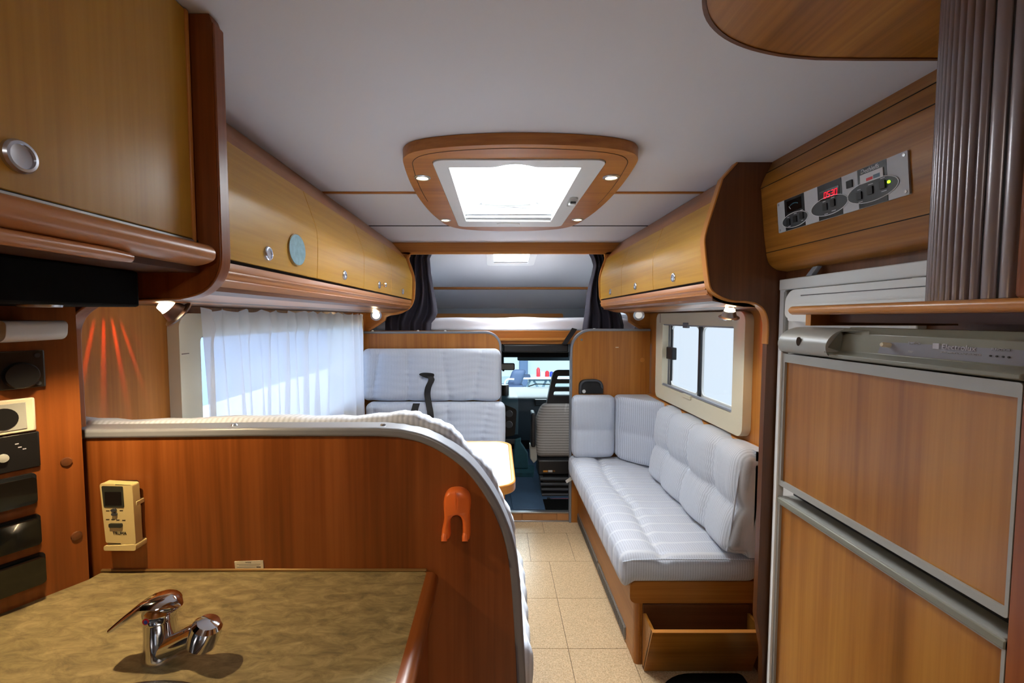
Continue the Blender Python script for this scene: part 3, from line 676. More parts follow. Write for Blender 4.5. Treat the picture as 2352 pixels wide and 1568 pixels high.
# roof skin built in three strips so that the small hatch stays open
def zr(y): return 1.985-.165*(y-3.12) if y < 4.38 else 1.777-.632*(y-4.38)
for x0, x1, ya, yb in ((XL, XR, 3.12, HX[2]), (XL, HX[0], HX[2], HX[3]), (HX[1], XR, HX[2], HX[3]), (XL, XR, HX[3], 4.38), (XL, XR, 4.38, 4.72)):
    mb.add([(x0, ya, zr(ya)), (x1, ya, zr(ya)), (x1, yb, zr(yb)), (x0, yb, zr(yb)), (x0, ya, zr(ya)+.03), (x1, ya, zr(ya)+.03), (x1, yb, zr(yb)+.03), (x0, yb, zr(yb)+.03)], [(0, 1, 2, 3), (7, 6, 5, 4), (0, 4, 5, 1), (1, 5, 6, 2), (2, 6, 7, 3), (3, 7, 4, 0)])
mb.build('ceiling_alcove', 'alcove_paint', kind='structure')
box('wall_nose', (XL, 4.70, 1.36), (XR, 4.75, 1.60), 'alcove_front', kind='structure')
MB().prism(rf[:3]+[(4.72, 1.36), (3.12, 1.36)], 'X', XL-.03, XL, [rect(3.50, 1.50, 4.15, 1.70, .03)]).build('wall_alcove_left', 'alcove_paint', kind='structure')
MB().prism(rf[:3]+[(4.72, 1.36), (3.12, 1.36)], 'X', XR, XR+.03, [rect(3.50, 1.50, 4.15, 1.70, .03)]).build('wall_alcove_right', 'alcove_paint', kind='structure')
for n_, x_ in ((4, XL-.02), (5, XR+.014)):  # unseen side windows, added to let light into the alcove
    MB().prism(rect(3.49, 1.49, 4.16, 1.71, .03), 'X', x_, x_+.006).build(f'window_{n_}', 'glass', kind='structure')
MB().prism([(4.36, zr(4.36)-.002), (4.362, zr(4.36)-.018), (4.385, zr(4.36)-.026), (4.40, zr(4.40)-.004)], 'X', XL, XR).build('trim_8', 'cherryX', kind='structure')
o = MB().prism(rnd([(-.80, 1.463), (.715, 1.463), (.715, 1.518), (-.80, 1.518)], [0, .02, .02, 0]), 'Y', 4.66, 4.70).build('safety_board', 'edgeX', bev=.003)
tag(o, 'low orange wooden board at the front of the alcove bed', 'board')
o = MB().lathe([(.05, 0), (.05, .03), (.04, .035)], (.95, 4.36, 1.70), (-1, -.25, 0), 20).build('reading_lamp', 'edgeZ'); tag(o, 'round wooden lamp disc on the alcove wall behind the right curtain', 'lamp')
def mat_disp(P, Nn): return .005*(1+wob(P, 14, 8))*np.clip(Nn[:, 2], 0, 1)+.008*np.clip(Nn[:, 2], 0, 1)*np.sin(P[:, 0]*11)*.3
o = cushion_mesh((.07, 3.90, 1.4205), (.98, .64, .046), .035, mat_disp, None, .04).build('alcove_mattress', 'sheet', smooth=180)
tag(o, 'white mattress on the bed above the cab', 'mattress')
t = thing('alcove_hatch', 'small white roof hatch in the alcove ceiling', 'hatch', (.115, 3.37, 1.9))
def rfp(poly, off0, off1, holes, nm, mt):
    b = MB().prism(poly, 'Z', 0, 1, holes); b.v = [(p[0], p[1], zr(p[1])+(off0 if p[2] < .5 else off1)) for p in b.v]; return b.build(nm, mt, t)
rfp(rect(-.075, 3.125, .305, 3.585, .04), -.012, .0, [rect(HX[0], HX[2], HX[1], HX[3])], 'frame', 'white_plastic')
rfp(rect(HX[0]-.01, HX[2]-.01, HX[1]+.01, HX[3]+.01), .05, .06, [], 'pane', 'dome')
rfp(rect(HX[0], HX[3]-.03, HX[1], HX[3]), -.004, .04, [], 'blind_rail', 'silver')
def drape(name, label, outline, folds, ph, mat='curtain_dark'):
    """outline: rows (z, x_left, x_right)"""
    zs = [r_[0] for r_ in outline][::-1]
    def fn(u, v_):
        z = zs[-1]+(zs[0]-zs[-1])*v_
        xl = np.interp(z, zs, [r_[1] for r_ in outline][::-1]); xr = np.interp(z, zs, [r_[2] for r_ in outline][::-1])
        y = 3.165+.022*math.sin(folds*2*PI*u+ph+.6*math.sin(3*v_))+.008*math.sin(folds*5.3*u+4*v_)+.035*math.sin(PI*v_)*u*(1 if ph < 1 else 0)
        return (xl+(xr-xl)*u, y, z)
    o = MB().grid(fn, 70, 40).build(name, mat, smooth=180, thick=.002)
    return tag(o, label, 'curtain')
drape('alcove_curtain', 'dark purple curtain gathered at the left of the alcove opening', [(1.945, -.64, -.46), (1.90, -.66, -.484), (1.80, -.66, -.478), (1.65, -.68, -.455), (1.56, -.75, -.435), (1.50, -.80, -.432), (1.455, -.81, -.455), (1.44, -.81, -.475), (1.36, -.81, -.478)], 4, .4)
drape('alcove_curtain', 'dark purple curtain gathered at the right of the alcove opening', [(1.945, .665, .80), (1.90, .69, .81), (1.85, .705, .81), (1.78, .692, .80), (1.69, .668, .81), (1.60, .655, .84), (1.50, .645, .91), (1.42, .632, .93), (1.36, .625, .93)], 4, 1.4)

# ---------------------------------------------------------------- cab partitions
def partition(label, path, outer, hp=None, x=0):
    t = thing('cab_partition', label, 'panel', (x, 3.06, 0))
    b = MB().prism(path+outer, 'Y', 3.045, 3.075).build('board', 'cherryZ', t)
    MB().strip(path, 'Y', 3.040, 3.080, -.010, .006).build('edge_trim', 'grey_trim', t, .003)
    return t
pl_ = [(-.945, 1.372)]+rnd([(-.945, 1.372), (.031, 1.372), (.031, .3)], [0, .105, 0], 10)[1:-1]+[(.033, .0)]
t = partition('cherry wood cab partition behind the left bench with rounded corner', pl_, [(-.945, 0)], x=-.45)
for x_ in (-.87, -.55, -.36): MB().lathe([(.010, 0), (.008, .006), (.003, .009)], (x_, 3.06, 1.378), (0, 0, 1), 12).build('screw_cap', 'white_plastic', t)
for k, xx in enumerate((-.62, -.18)): pass
pr_ = [(.533, 0), (.531, 1.2)]+rnd([(.531, 1.1), (.531, 1.385), (1.085, 1.385)], [0, .14, 0], 10)[1:-1]+[(1.085, 1.385)]
t = thing('cab_partition', 'cherry wood cab partition at the sofa end with rounded corner', 'panel', (.8, 3.06, 0))
MB().prism(pr_+[(1.085, 0)], 'Y', 3.062, 3.09).build('board', 'cherryZ', t)
MB().strip(pr_, 'Y', 3.056, 3.094, -.006, .010).build('edge_trim', 'grey_trim', t, .003)
MB().lathe([(.008, 0), (.008, .004)], (.60, 3.062, 1.318), (0, -1, 0), 14).build('press_stud', 'silver', t)
MB().lathe([(.010, 0), (.008, .006)], (.69, 3.07, 1.392), (0, 0, 1), 12).build('screw_cap', 'white_plastic', t)
MB().lathe([(.016, 0), (.016, .003)], (1.03, 3.062, 1.175), (0, -1, 0), 16).build('cover_cap', 'edgeZ', t)
box('mark', (.84, 3.061, 1.262), (.862, 3.0622, 1.267), 'label_paper', t)
t = thing('belt_guide', 'black arched belt guide with white button on the right cab partition', 'belt fitting', (.67, 3.05, .91))
def sq(x): return math.copysign(abs(x)**.62, x)
ar = [(.582, .938), (.752, .938)]+[(.667+.085*sq(math.cos(a)), .975+.065*sq(math.sin(a))) for a in np.linspace(0, PI, 18)]
ai = [(.600, .938), (.734, .938)]+[(.667+.068*sq(math.cos(a)), .975+.049*sq(math.sin(a))) for a in np.linspace(0, PI, 18)]
MB().prism(ar, 'Y', 3.045, 3.062).build('backplate', 'black', t); MB().strip(ai[2:]+[(.600, .938)], 'Y', 3.030, 3.062, -.017, 0).build('rim', 'dark_grey', t, .005)  # rim colour lightened so that it looks lit against the black plate
MB().lathe([(.013, 0), (.012, .006)], (.617, 3.045, .955), (0, -1, 0), 16).build('button', 'white_plastic', t)
MB().add([(.462, 3.07, 1.283), (.497, 3.07, 1.283), (.567, 3.05, 1.392), (.532, 3.05, 1.402), (.462, 3.08, 1.283), (.497, 3.08, 1.283), (.567, 3.06, 1.392), (.532, 3.06, 1.402)], [(0, 1, 2, 3), (7, 6, 5, 4), (0, 4, 5, 1), (1, 5, 6, 2), (2, 6, 7, 3), (3, 7, 4, 0)]).build('strap', 'black')
tag(bpy.data.objects['strap'], 'short black strap slanting across the cab opening corner', 'strap')

# ---------------------------------------------------------------- dinette: far bench, table
def hr_disp(P, Nn):
    f = np.clip(-Nn[:, 1], 0, 1); x = P[:, 0]; z = P[:, 2]; d = np.zeros(len(P))
    for a, s in ((-.375, .17), (-.155, 0), (.10, -.14), (.315, .18)):
        q = np.abs(x-a-s*z); d -= .020*np.exp(-q/.022); d += .005*np.exp(-q/.06)*np.sin(z*150+4*wob(P, 15, 3))
    d += .005*wob(P, 20, 5)-.02*np.exp(-(((x+.05)**2+(z+.02)**2)/.02**2))
    return d*f+.012*f
t = o = cushion_mesh((-.443, 2.985, 1.083), (.472, .052, .178), .045, hr_disp, None, .012).build('headrest_cushion', 'cloth_x', smooth=180)
tag(o, 'upper grey backrest cushion of the far bench with belt opening', 'cushion')
MB().prism(spline([(-.520, 1.093), (-.49, 1.103), (-.43, 1.099), (-.418, 1.085), (-.435, 1.065), (-.465, 1.066), (-.50, 1.078)], 4, True), 'Y', 2.914, 2.93).build('belt_opening', 'black', o)
def lb_disp(P, Nn):
    f = np.clip(-Nn[:, 1], 0, 1); x = P[:, 0]; z = P[:, 2]; d = np.zeros(len(P))
    for a, s in ((-.40, -.12), (.09, -.10), (.335, .22)):
        q = np.abs(x-a-s*z); d -= .020*np.exp(-q/.022); d += .006*np.exp(-q/.06)*np.sin(z*140+4*wob(P, 15, 9))
    return d*f+.005*f*wob(P, 18, 6)+.008*f
o = cushion_mesh((-.410, 2.94, .752), (.470, .058, .148), .04, lb_disp, None, .012).build('back_cushion', 'cloth_x', smooth=180)
tag(o, 'lower grey backrest cushion of the far bench behind the table', 'cushion')
t = thing('seat_belt', 'black seat belt hanging from the far bench backrest', 'seat belt', (-.45, 2.9, .7))
def belt(pts, w, nm):
    b = MB(); n = len(pts); vs = []
    for x, y, z in pts: vs += [(x-w/2, y, z), (x+w/2, y, z), (x+w/2, y-.002, z), (x-w/2, y-.002, z)]
    fs = [(4*i+k, 4*i+(k+1) % 4, 4*i+4+(k+1) % 4, 4*i+4+k) for i in range(n-1) for k in range(4)]
    b.add(vs, fs+[(0, 1, 2, 3), tuple(4*n-4+k for k in range(4))]); return b.build(nm, 'black', t)
belt(spline([(-.445, 2.912, 1.078), (-.435, 2.902, 1.055), (-.455, 2.896, 1.01), (-.462, 2.894, .96), (-.450, 2.875, .90), (-.435, 2.852, .83), (-.428, 2.845, .70)], 4), .042, 'webbing')
belt([(-.530, 2.866, .905), (-.550, 2.850, .83), (-.560, 2.847, .70)], .046, 'webbing')
box('far_bench_seat', (-.93, 2.50, .30), (.05, 2.99, .50), 'cherryX', None, .01); tag(bpy.data.objects['far_bench_seat'], 'wooden far bench seat box behind the dinette table', 'bench')
def pf(P, Nn): return .006*wob(P, 16, 12)
o = cushion_mesh((-.43, 2.685, .562), (.48, .185, .05), .04, pf, None, .03).build('seat_cushion', 'cloth_x', smooth=180); tag(o, 'grey seat cushion of the far bench half hidden by the table', 'cushion')
t = thing('dinette_table', 'white dinette table with orange wooden edge between the benches', 'table', (-.4, 1.55, .3))
tp = rnd([(-.80, 1.33), (.048, 1.33), (.048, 1.80), (-.80, 1.80)], [0, .05, .05, 0], 8)
MB().prism(tp, 'Z', .930, .951).build('tabletop', 'table_white', t)
MB().strip(tp, 'Z', .922, .953, -.014, .001, True).build('edge_band', 'edgeY', t, .004)
MB().lathe([(.15, 0), (.15, .012), (.04, .03), (.035, .55), (.05, .622)], (-.45, 1.55, .30), (0, 0, 1), 24).build('pedestal', 'silver', t)
box('dinette_podium', (-.945, .83, 0), (.02, 3.04, .30), 'bench_grey', None, .004); tag(bpy.data.objects['dinette_podium'], 'grey carpeted podium under the dinette benches and table', 'podium')

# ---------------------------------------------------------------- near bench with its high wooden back
cur = [(-.945, 1.252), (-.753, 1.252), (-.45, 1.256), (-.216, 1.256)]+spline([(-.18, 1.254), (-.14, 1.245), (-.10, 1.226), (-.06, 1.196), (-.025, 1.152), (.0, 1.105), (.019, 1.05), (.029, .983), (.036, .88), (.041, .78)], 4)+[(.046, .4), (.047, 0)]
t = thing('bench_partition', 'cherry wood bench back panel with grey metal edge behind the worktop', 'panel', (-.45, .80, 0))
MB().prism(cur+[(-.945, 0)], 'Y', .79, .815).build('board', 'redcherryZ', t)
MB().strip(cur, 'Y', .784, .833, -.002, .015).build('edge_trim', 'grey_trim', t, .005, seg=3)
for x_ in (-.212, -.49): MB().lathe([(.006, 0), (.004, .003)], (x_, .805, 1.2705), (0, 0, 1), 12).build('screw', 'knob_chrome', t)
def nb_disp(P, Nn):
    k = np.sin(P[:, 0]*95); return (.003*k+.006*wob(P, 16, 21))*np.clip(Nn[:, 2]+Nn[:, 0], 0, 1)
cr = [(-.90, 1.262), (-.74, 1.266), (-.40, 1.274), (-.2, 1.278), (-.13, 1.268), (-.07, 1.232), (-.02, 1.176), (.014, 1.10), (.036, 1.02), (.046, .92), (.048, .82)]
mb = MB(); rows_ = spline(cr, 8); nr = len(rows_); prof = [(.836, .02), (.834, .004), (.845, -.004), (.875, -.002), (.905, .008), (.93, .03), (.94, .08)]
vs = []
for i, (x, z) in enumerate(rows_):
    p0 = rows_[max(i-1, 0)]; p1 = rows_[min(i+1, nr-1)]; dx, dz = p1[0]-p0[0], p1[1]-p0[1]; l = math.hypot(dx, dz); nx, nz = -dz/l, dx/l
    wv = .0015*math.sin(i*2.1)+.0030*math.sin(i*.55)+.003*math.sin(i*.23+1)
    for y, dd in prof: vs.append((x-nx*(dd-wv if dd < .02 else dd), y, z-nz*(dd-wv if dd < .02 else dd)))
m_ = len(prof); fs = [(i*m_+k, i*m_+k+1, (i+1)*m_+k+1, (i+1)*m_+k) for i in range(nr-1) for k in range(m_-1)]
# close the body: front and back skins down to the seat
base = len(vs)
for i, (x, z) in enumerate(rows_): vs += [(min(x, .03), .836, .82), (min(x, .03), .94, .82)]
fs += [(i*m_, (i+1)*m_, base+2*i+2, base+2*i) for i in range(nr-1)]+[((i+1)*m_+m_-1, i*m_+m_-1, base+2*i+1, base+2*i+3) for i in range(nr-1)]
o = mb.add(vs, fs).build('bench_back_cushion', 'cloth_x', smooth=180)
tag(o, 'grey back cushion showing above the metal edge of the near bench', 'cushion')
o = cushion_mesh((-.442, 1.07, .737), (.516, .235, .076), .055, lambda P, Nn: .006*wob(P, 20, 30)+.004*np.sin(P[:, 1]*90)*np.clip(Nn[:, 0], 0, 1), None, .02).build('seat_cushion', 'cloth_x', smooth=180)
tag(o, 'grey seat cushion of the near bench beside the aisle', 'cushion')
box('bench_box', (-.93, .84, .30), (.042, 1.28, .648), 'bench_grey', None, .006); tag(bpy.data.objects['bench_box'], 'grey near bench box beside the cork floor', 'bench')
# the rounded hook
t = thing('coat_hook', 'orange plastic double coat hook on the wooden bench panel', 'hook', (-.073, .79, 1.06))
hk = spline([(-.1005, 1.068), (-.0975, 1.064), (-.0855, 1.068), (-.0845, 1.080), (-.0845, 1.098), (-.080, 1.108), (-.073, 1.111), (-.066, 1.108), (-.0625, 1.098), (-.0620, 1.080), (-.061, 1.068), (-.052, 1.064), (-.048, 1.070), (-.0475, 1.085), (-.0480, 1.112), (-.0465, 1.135), (-.050, 1.149), (-.060, 1.158), (-.073, 1.160), (-.086, 1.157), (-.094, 1.147), (-.0965, 1.130), (-.0955, 1.105), (-.0995, 1.084)], 3, True)
def puffy(path, y0, depth, inset, nm, mat, par):
    b = MB(); n = len(path); rings = []
    for dd, yy in ((0, 0), (0, -.55), (.22, -.85), (.5, -1.0)):
        ring = []
        for i, p in enumerate(path):
            p0, p1 = path[i-1], path[(i+1) % n]; dx, dy = p1[0]-p0[0], p1[1]-p0[1]; l = math.hypot(dx, dy) or 1
            ring.append((p[0]-dy/l*inset*dd, y0+depth*yy, p[1]+dx/l*inset*dd))
        rings.append(ring)
    vs = [p for r_ in rings for p in r_]; fs = [(a*n+i, a*n+(i+1) % n, (a+1)*n+(i+1) % n, (a+1)*n+i) for a in range(3) for i in range(n)]
    tri = tessellate_polygon([[Vector((p[0], p[2], 0)) for p in rings[3]]]); fs += [tuple(3*n+i for i in q) for q in tri]
    return b.add(vs, fs).build(nm, mat, par, smooth=60)
ar2 = sum(hk[i-1][0]*hk[i][1]-hk[i][0]*hk[i-1][1] for i in range(len(hk)))
if ar2 < 0: hk = hk[::-1]
puffy(hk, .79, .020, .010, 'body', 'orange', t)
for x_, a in ((-.0935, -.0925), (-.0555, -.0555)): MB().tube([(a, .780, 1.085), (x_-.001, .772, 1.074), (x_-.001, .768, 1.067)], [.004, .006, .0055], 10).build('prong', 'orange', t)
MB().tube([(-.0735, .7695, 1.158), (-.0735, .766, 1.142), (-.0735, .7685, 1.125)], [.0006, .0022, .0006], 6).build('ridge', 'orange', t)
# remote control in its holder
t = thing('remote_control', 'beige remote control with grey screen in a wall holder', 'remote', (-.69, .79, 1.04))
RK = .766/.79
def rq(poly, k=RK): return [(p[0]*k, 1.471+(p[1]-1.471)*k) for p in poly]
RB = MB().prism(rq(rnd([(-.728, 1.052), (-.672, 1.048), (-.674, 1.163), (-.7345, 1.166)], .005, 4)), 'Y', .766, .782).build('body', 'remote_body', t, .004, seg=3)
def rp(nm, poly, mat, d=.001): return MB().prism(rq(poly), 'Y', .766-d, .7665).build(nm, mat, RB)
rp('screen', rnd([(-.7275, 1.121), (-.690, 1.120), (-.691, 1.160), (-.7300, 1.161)], .002, 3), 'remote_screen'); rp('screen_inner', rect(-.7245, 1.125, -.694, 1.150), 'black', .0014)
for x_, z_, rx in ((-.709, 1.1155, .005), (-.708, 1.108, .005)): rp('button', ellipse(x_, z_, rx, .003, 16), 'dark_grey', .003)
rp('button', rect(-.7185, 1.083, -.6945, 1.0905, .002), 'remote_screen', .003)
for x_, z_ in ((-.721, 1.1135), (-.696, 1.114), (-.722, 1.097), (-.712, 1.097), (-.703, 1.096), (-.692, 1.0955)): rp('legend', rect(x_-.003, z_, x_+.003, z_+.0012), 'ink', .0006)
text('TRUMA', .0074, (-.692, .7655, 1.0815), (1, 0, -.02), (0, 0, 1), 'ink', RB)
MB().prism(rq(rnd([(-.723, 1.043), (-.664, 1.043), (-.664, 1.055), (-.723, 1.052)], .003, 3), .98), 'Y', .764, .79).build('holder', 'remote_body', t, .002)
MB().prism([(-.672, 1.05), (-.660, 1.05), (-.657, 1.125), (-.664, 1.125), (-.668, 1.07)], 'Y', .776, .79).build('holder_side', 'remote_body', t, .0015)
box('holder_clip', (-.664, .772, 1.131), (-.652, .79, 1.139), 'remote_body', t, .001)
MB().prism(rect(-.712, 1.06, -.660, 1.172, .005), 'Y', .780, .789).build('back_half', 'black', t)
# printed label
t = thing('warning_label', 'small white printed label on the panel above the worktop', 'label', (-.46, .789, 1.0))
LB = MB().add([(-.4875, .7885, 1.004), (-.4345, .7885, 1.0045), (-.4352, .7885, 1.0195), (-.4885, .7885, 1.0175), (-.4875, .7899, 1.004), (-.4345, .7899, 1.0045), (-.4352, .7899, 1.0195), (-.4885, .7899, 1.0175)], [(0, 1, 2, 3), (7, 6, 5, 4), (0, 4, 5, 1), (1, 5, 6, 2), (2, 6, 7, 3), (3, 7, 4, 0)]).build('paper', 'label_paper', t)
text('Achtung', .0032, (-.468, .7883, 1.0152), (1, 0, .03), (0, 0, 1), 'ink', LB, ext=.0001)
for a, b_, z_ in ((-.484, -.440, 1.0125), (-.480, -.442, 1.0096), (-.484, -.449, 1.0062)): box('print_line', (a, .7882, z_), (b_, .7885, z_+.0006), 'fridge_dark', LB)
box('print_line', (-.4475, .7882, 1.0064), (-.4395, .7885, 1.008), 'ink', LB)

# ---------------------------------------------------------------- kitchen corner
ZW = 1.0
t = thing('worktop', 'stone-look kitchen worktop with rounded wooden edge', 'worktop', (-.45, .55, .97))
SKC = (-.43, .355, .183)
wt = [(-.132, .12), (-.1295, .781), (-.136, .7885), (-.733, .782), (-.735, .764), (-.79, .672), (-.94, .43), (-.94, .12)]
MB().prism(wt, 'Z', .968, ZW, [ellipse(SKC[0], SKC[1], SKC[2]-.003, SKC[2]-.003, 48)]).build('slab', 'stone', t)
MB().prism(spline([(-.1320, ZW), (-.119, .999), (-.110, .993), (-.1085, .983), (-.112, .974), (-.132, .968)], 4), 'Y', .12, .786).build('edge', 'redcherryY', t)
MB().tube([(-.735, .787, 1.0015), (-.45, .787, 1.0022), (-.13, .787, 1.0022)], .0028, 8).build('sealing_strip', 'brass', t)
t = thing('kitchen_cabinet', 'cherry wood kitchen base cabinet under the worktop', 'cabinet', (-.5, .5, 0))
box('side_panel', (-.146, .13, 0), (-.128, .782, .966), 'redcherryZ', t); box('front_panel', (-.93, .13, .0), (-.147, .15, .966), 'redcherryZ', t)
t = thing('sink', 'round steel sink set in the worktop', 'sink', (SKC[0], SKC[1], .86))
MB().lathe([(.02, .0), (.14, .002), (.172, .03), (.178, .139), (.183, .142), (.186, .1415), (.187, .140), (.181, .136), (.174, .03), (.14, -.002), (.02, -.004)], (SKC[0], SKC[1], .86), (0, 0, 1), 48).build('bowl', 'steel', t)
MB().lathe([(.025, 0), (.025, .003), (.01, .004)], (SKC[0], SKC[1], .8622), (0, 0, 1), 20).build('drain', 'chrome', t)
# mixer tap
t = thing('mixer_tap', 'chrome single-lever mixer tap on the worktop', 'tap', (-.470, .587, ZW))
bx, by = -.470, .587
MB().lathe([(.0235, 0), (.0225, .004), (.0205, .012), (.0195, .03), (.0195, .052), (.0200, .0535), (.0203, .0545), (.0203, .066), (.017, .072), (.006, .0745)], (bx, by, ZW), (0, 0, 1), 32).build('body', 'chrome', t)
sp = spline([(bx+.008, by-.006, ZW+.011), (bx+.030, by-.009, ZW+.024), (bx+.055, by-.012, ZW+.038), (bx+.070, by-.014, ZW+.044)], 5)
s_ = MB().tube(sp, [.0135]*len(sp), 20).build('spout', 'chrome', t)
MB().lathe([(.015, -.018), (.0185, -.016), (.0195, .002), (.0185, .012), (.014, .017), (.003, .019)], (bx+.072, by-.0145, ZW+.042), (.35, -.05, .9), 24).build('spout_head', 'chrome', s_)
MB().lathe([(.009, 0), (.009, .003)], (bx+.0665, by-.0135, ZW+.0275), (-.35, .05, -.9), 18).build('aerator', 'black', s_)
lv = spline([(bx+.021, by+.004, ZW+.064), (bx+.012, by+.002, ZW+.0755), (bx-.010, by-.002, ZW+.077), (bx-.030, by-.006, ZW+.065), (bx-.050, by-.010, ZW+.050), (bx-.058, by-.011, ZW+.045)], 5)
mb = MB(); vs = []; nl = len(lv)
for i, p in enumerate(lv):
    u = i/(nl-1); w_ = (.008+.0135*math.sin(min(1, u*3)*PI/2))*(1-.55*max(0, u-.4)/.6); h_ = .0095*(1-.68*u)
    a = Vector(lv[max(i-1, 0)]); b_ = Vector(lv[min(i+1, nl-1)]); tg = (b_-a).normalized(); sd = Vector((.12, .99, 0)); sd = (sd-tg*sd.dot(tg)).normalized(); up = tg.cross(sd)
    for k in range(12): th = 2*PI*k/12; vs.append(Vector(p)+sd*w_*math.cos(th)+up*h_*math.sin(th))
fs = [(i*12+k, i*12+(k+1) % 12, (i+1)*12+(k+1) % 12, (i+1)*12+k) for i in range(nl-1) for k in range(12)]+[tuple(range(12)), tuple((nl-1)*12+k for k in range(12))]
l_ = mb.add(vs, fs).build('lever', 'chrome', t, smooth=60)
MB().lathe([(.0042, 0), (.0042, .0015)], (bx-.0035, by-.0198, ZW+.0615), (-.1, -1, 0), 14).build('temperature_dot', 'red', l_, label='red and blue temperature dot')
MB().lathe([(.0028, 0), (.0028, .002)], (bx-.0025, by-.0198, ZW+.0615), (-.1, -1, 0), 12).build('temperature_dot', 'blue', l_)
# slanted switch column
A = Vector((-.735, .762, 0)); CR = -Vector((-.056, .093*-1*-1*-1, 0)).normalized()   # picture right
CR = Vector((.056, .093, 0)).normalized(); CN = Vector((CR.y, -CR.x, 0))               # CN faces the cook
def dpt(s, z, n=0): p = A-CR*s+CN*n; return (p.x, p.y, z)
def dbox(nm, s0, s1, z0, z1, n0, n1, mat, par, bev=0, r=0, **kw):
    b = MB().prism(rect(-s1, z0, -s0, z1, r) if r else rect(-s1, z0, -s0, z1), 'Z', n0, n1); b.v = [dpt(-p[0], p[1], p[2]) for p in b.v]
    return b.build(nm, mat, par, bev, **kw)
t = thing('switch_column', 'slanted cherry wood corner column carrying switches and sockets', 'column', dpt(.1, 1.0))
dbox('board', 0, .26, 1.0, 1.60, -.015, 0, 'redcherryZ', t)
for s0, z0 in ((.022, 1.222), (.014, 1.087)):
    b = MB().lathe([(.008, 0), (.007, .003), (.002, .004)], dpt(s0, z0), tuple(CN), 14).build('screw_cap', 'brownZ', t)
def cth(nm, label, cat, s, z): return thing(nm, label, cat, dpt(s, z))
q = cth('thermostat_dial', 'dark smoked plate with round black dial on the switch column', 'dial', .09, 1.357)
dbox('plate', .043, .15, 1.357, 1.418, 0, .008, 'dial_plate', q, .002)
MB().lathe([(.021, 0), (.021, .010), (.019, .014)], dpt(.072, 1.379, .008), tuple(CN), 28).build('dial', 'black', q)
for s, z in ((.052, 1.410), (.052, 1.364)): MB().lathe([(.004, 0), (.0035, .002)], dpt(s, z, .008), tuple(CN), 10).build('screw', 'dark_grey', q)
q = cth('power_socket', 'cream power socket on the switch column', 'socket', .09, 1.285)
dbox('frame', .057, .15, 1.286, 1.341, 0, .008, 'cream_plastic', q, .003)
dbox('insert', .068, .14, 1.292, 1.335, .008, .0095, 'fridge_grey', q, .001)
MB().lathe([(.017, 0), (.017, .0015)], dpt(.094, 1.312, .0095), tuple(CN), 24).build('well', 'black', q)
q = cth('selector_switch', 'black square plate with small silver knob on the switch column', 'switch', .09, 1.226)
dbox('plate', .054, .15, 1.225, 1.284, 0, .006, 'black', q, .002)
MB().lathe([(.0065, 0), (.006, .006), (.002, .007)], dpt(.096, 1.250, .006), tuple(CN), 16).build('knob', 'fridge_grey', q)
for s, z in ((.075, 1.262), (.078, 1.268), (.070, 1.258)): dbox('symbol', s, s+.004, z, z+.0015, .006, .0063, 'print_grey', q)
for nm, z0, z1, s0 in (('topmost', 1.166, 1.216, .060), ('middle', 1.096, 1.146, .058), ('lowest', 1.029, 1.079, .055)):
    q = cth('socket_cover', f'{nm} of the three glossy black hinged socket covers on the switch column', 'socket cover', .09, z0)
    dbox('base', s0, .15, z0, z1, 0, .006, 'black', q, .003, .006)
    b = MB(); pr = [(s0+.003, .004), (s0+.004, .018), (.10, .022), (.15, .022), (.15, .004)]
    dbox('lid', s0+.003, .15, z0+.003, z1-.003, .004, .020, 'black_gloss', q, .006, .006, seg=4)
# upper end panel of the kitchen
nd = [(-.5, 1.999), (-.495, 1.985), (-.495, 1.60)]+spline([(-.495, 1.585), (-.498, 1.560), (-.512, 1.534), (-.535, 1.517), (-.57, 1.508)], 4)+[(-.715, 1.503)]+spline([(-.74, 1.495), (-.763, 1.478), (-.777, 1.45), (-.779, 1.40)], 4)+[(-.776, 1.0), (-.945, 1.0), (-.945, 1.999)]
t = thing('end_panel', 'dark cherry kitchen end panel with rounded cut-out next to the overhead cabinet', 'panel', (-.72, .80, 1.0))
MB().prism(nd, 'Y', .7865, .812).build('board', 'redcherryZ', t)
MB().strip(nd[1:-2], 'Y', .785, .8135, -.001, .004).build('edge_band', 'redcherryZ', t, .003)
# near overhead cabinet
t = thing('overhead_cabinet', 'large near overhead kitchen cabinet with oak door', 'cabinet', (-.72, .45, 1.545))
box('carcass', (-.94, .12, 1.60), (-.548, .784, 1.998), 'brownY', t)
d = box('door', (-.548, .12, 1.609), (-.532, .772, 1.998), 'oakZ', t, .002)
box('door_edge', (-.536, .7705, 1.604), (-.529, .7785, 1.998), 'edgeZ', t, .002)
MB().lathe([(.0185, -.002), (.0185, .004), (.0165, .0068), (.0135, .007), (.013, .0045), (.006, .004)], (-.532, .494, 1.650), (1, 0, 0), 28).build('knob', 'knob_chrome', d)
box('shadow_gap', (-.542, .12, 1.600), (-.531, .784, 1.609), 'dark_gap', t); box('metal_strip', (-.5325, .12, 1.6045), (-.5295, .775, 1.6075), 'silver', t)
MB().prism(spline([(-.535, 1.601), (-.512, 1.600), (-.498, 1.594), (-.493, 1.584), (-.496, 1.573), (-.51, 1.566), (-.53, 1.562), (-.56, 1.56)], 4)+[(-.56, 1.60)], 'Y', .12, .772).build('lower_rail', 'railY', t)
MB().tube([(-.515, .12, 1.556), (-.515, .58, 1.556), (-.518, .62, 1.556)], [.009, .009, .007], 12).build('rod', 'railY', t)
box('bottom_board', (-.94, .12, 1.552), (-.53, .784, 1.562), 'brown_matt', t)
t = thing('range_hood', 'black range hood under the near overhead cabinet', 'hood', (-.78, .5, 1.48))
box('housing', (-.94, .12, 1.49), (-.62, .76, 1.551), 'rubber', t, .004); box('chrome_line', (-.622, .12, 1.496), (-.618, .50, 1.4980), 'silver', t)
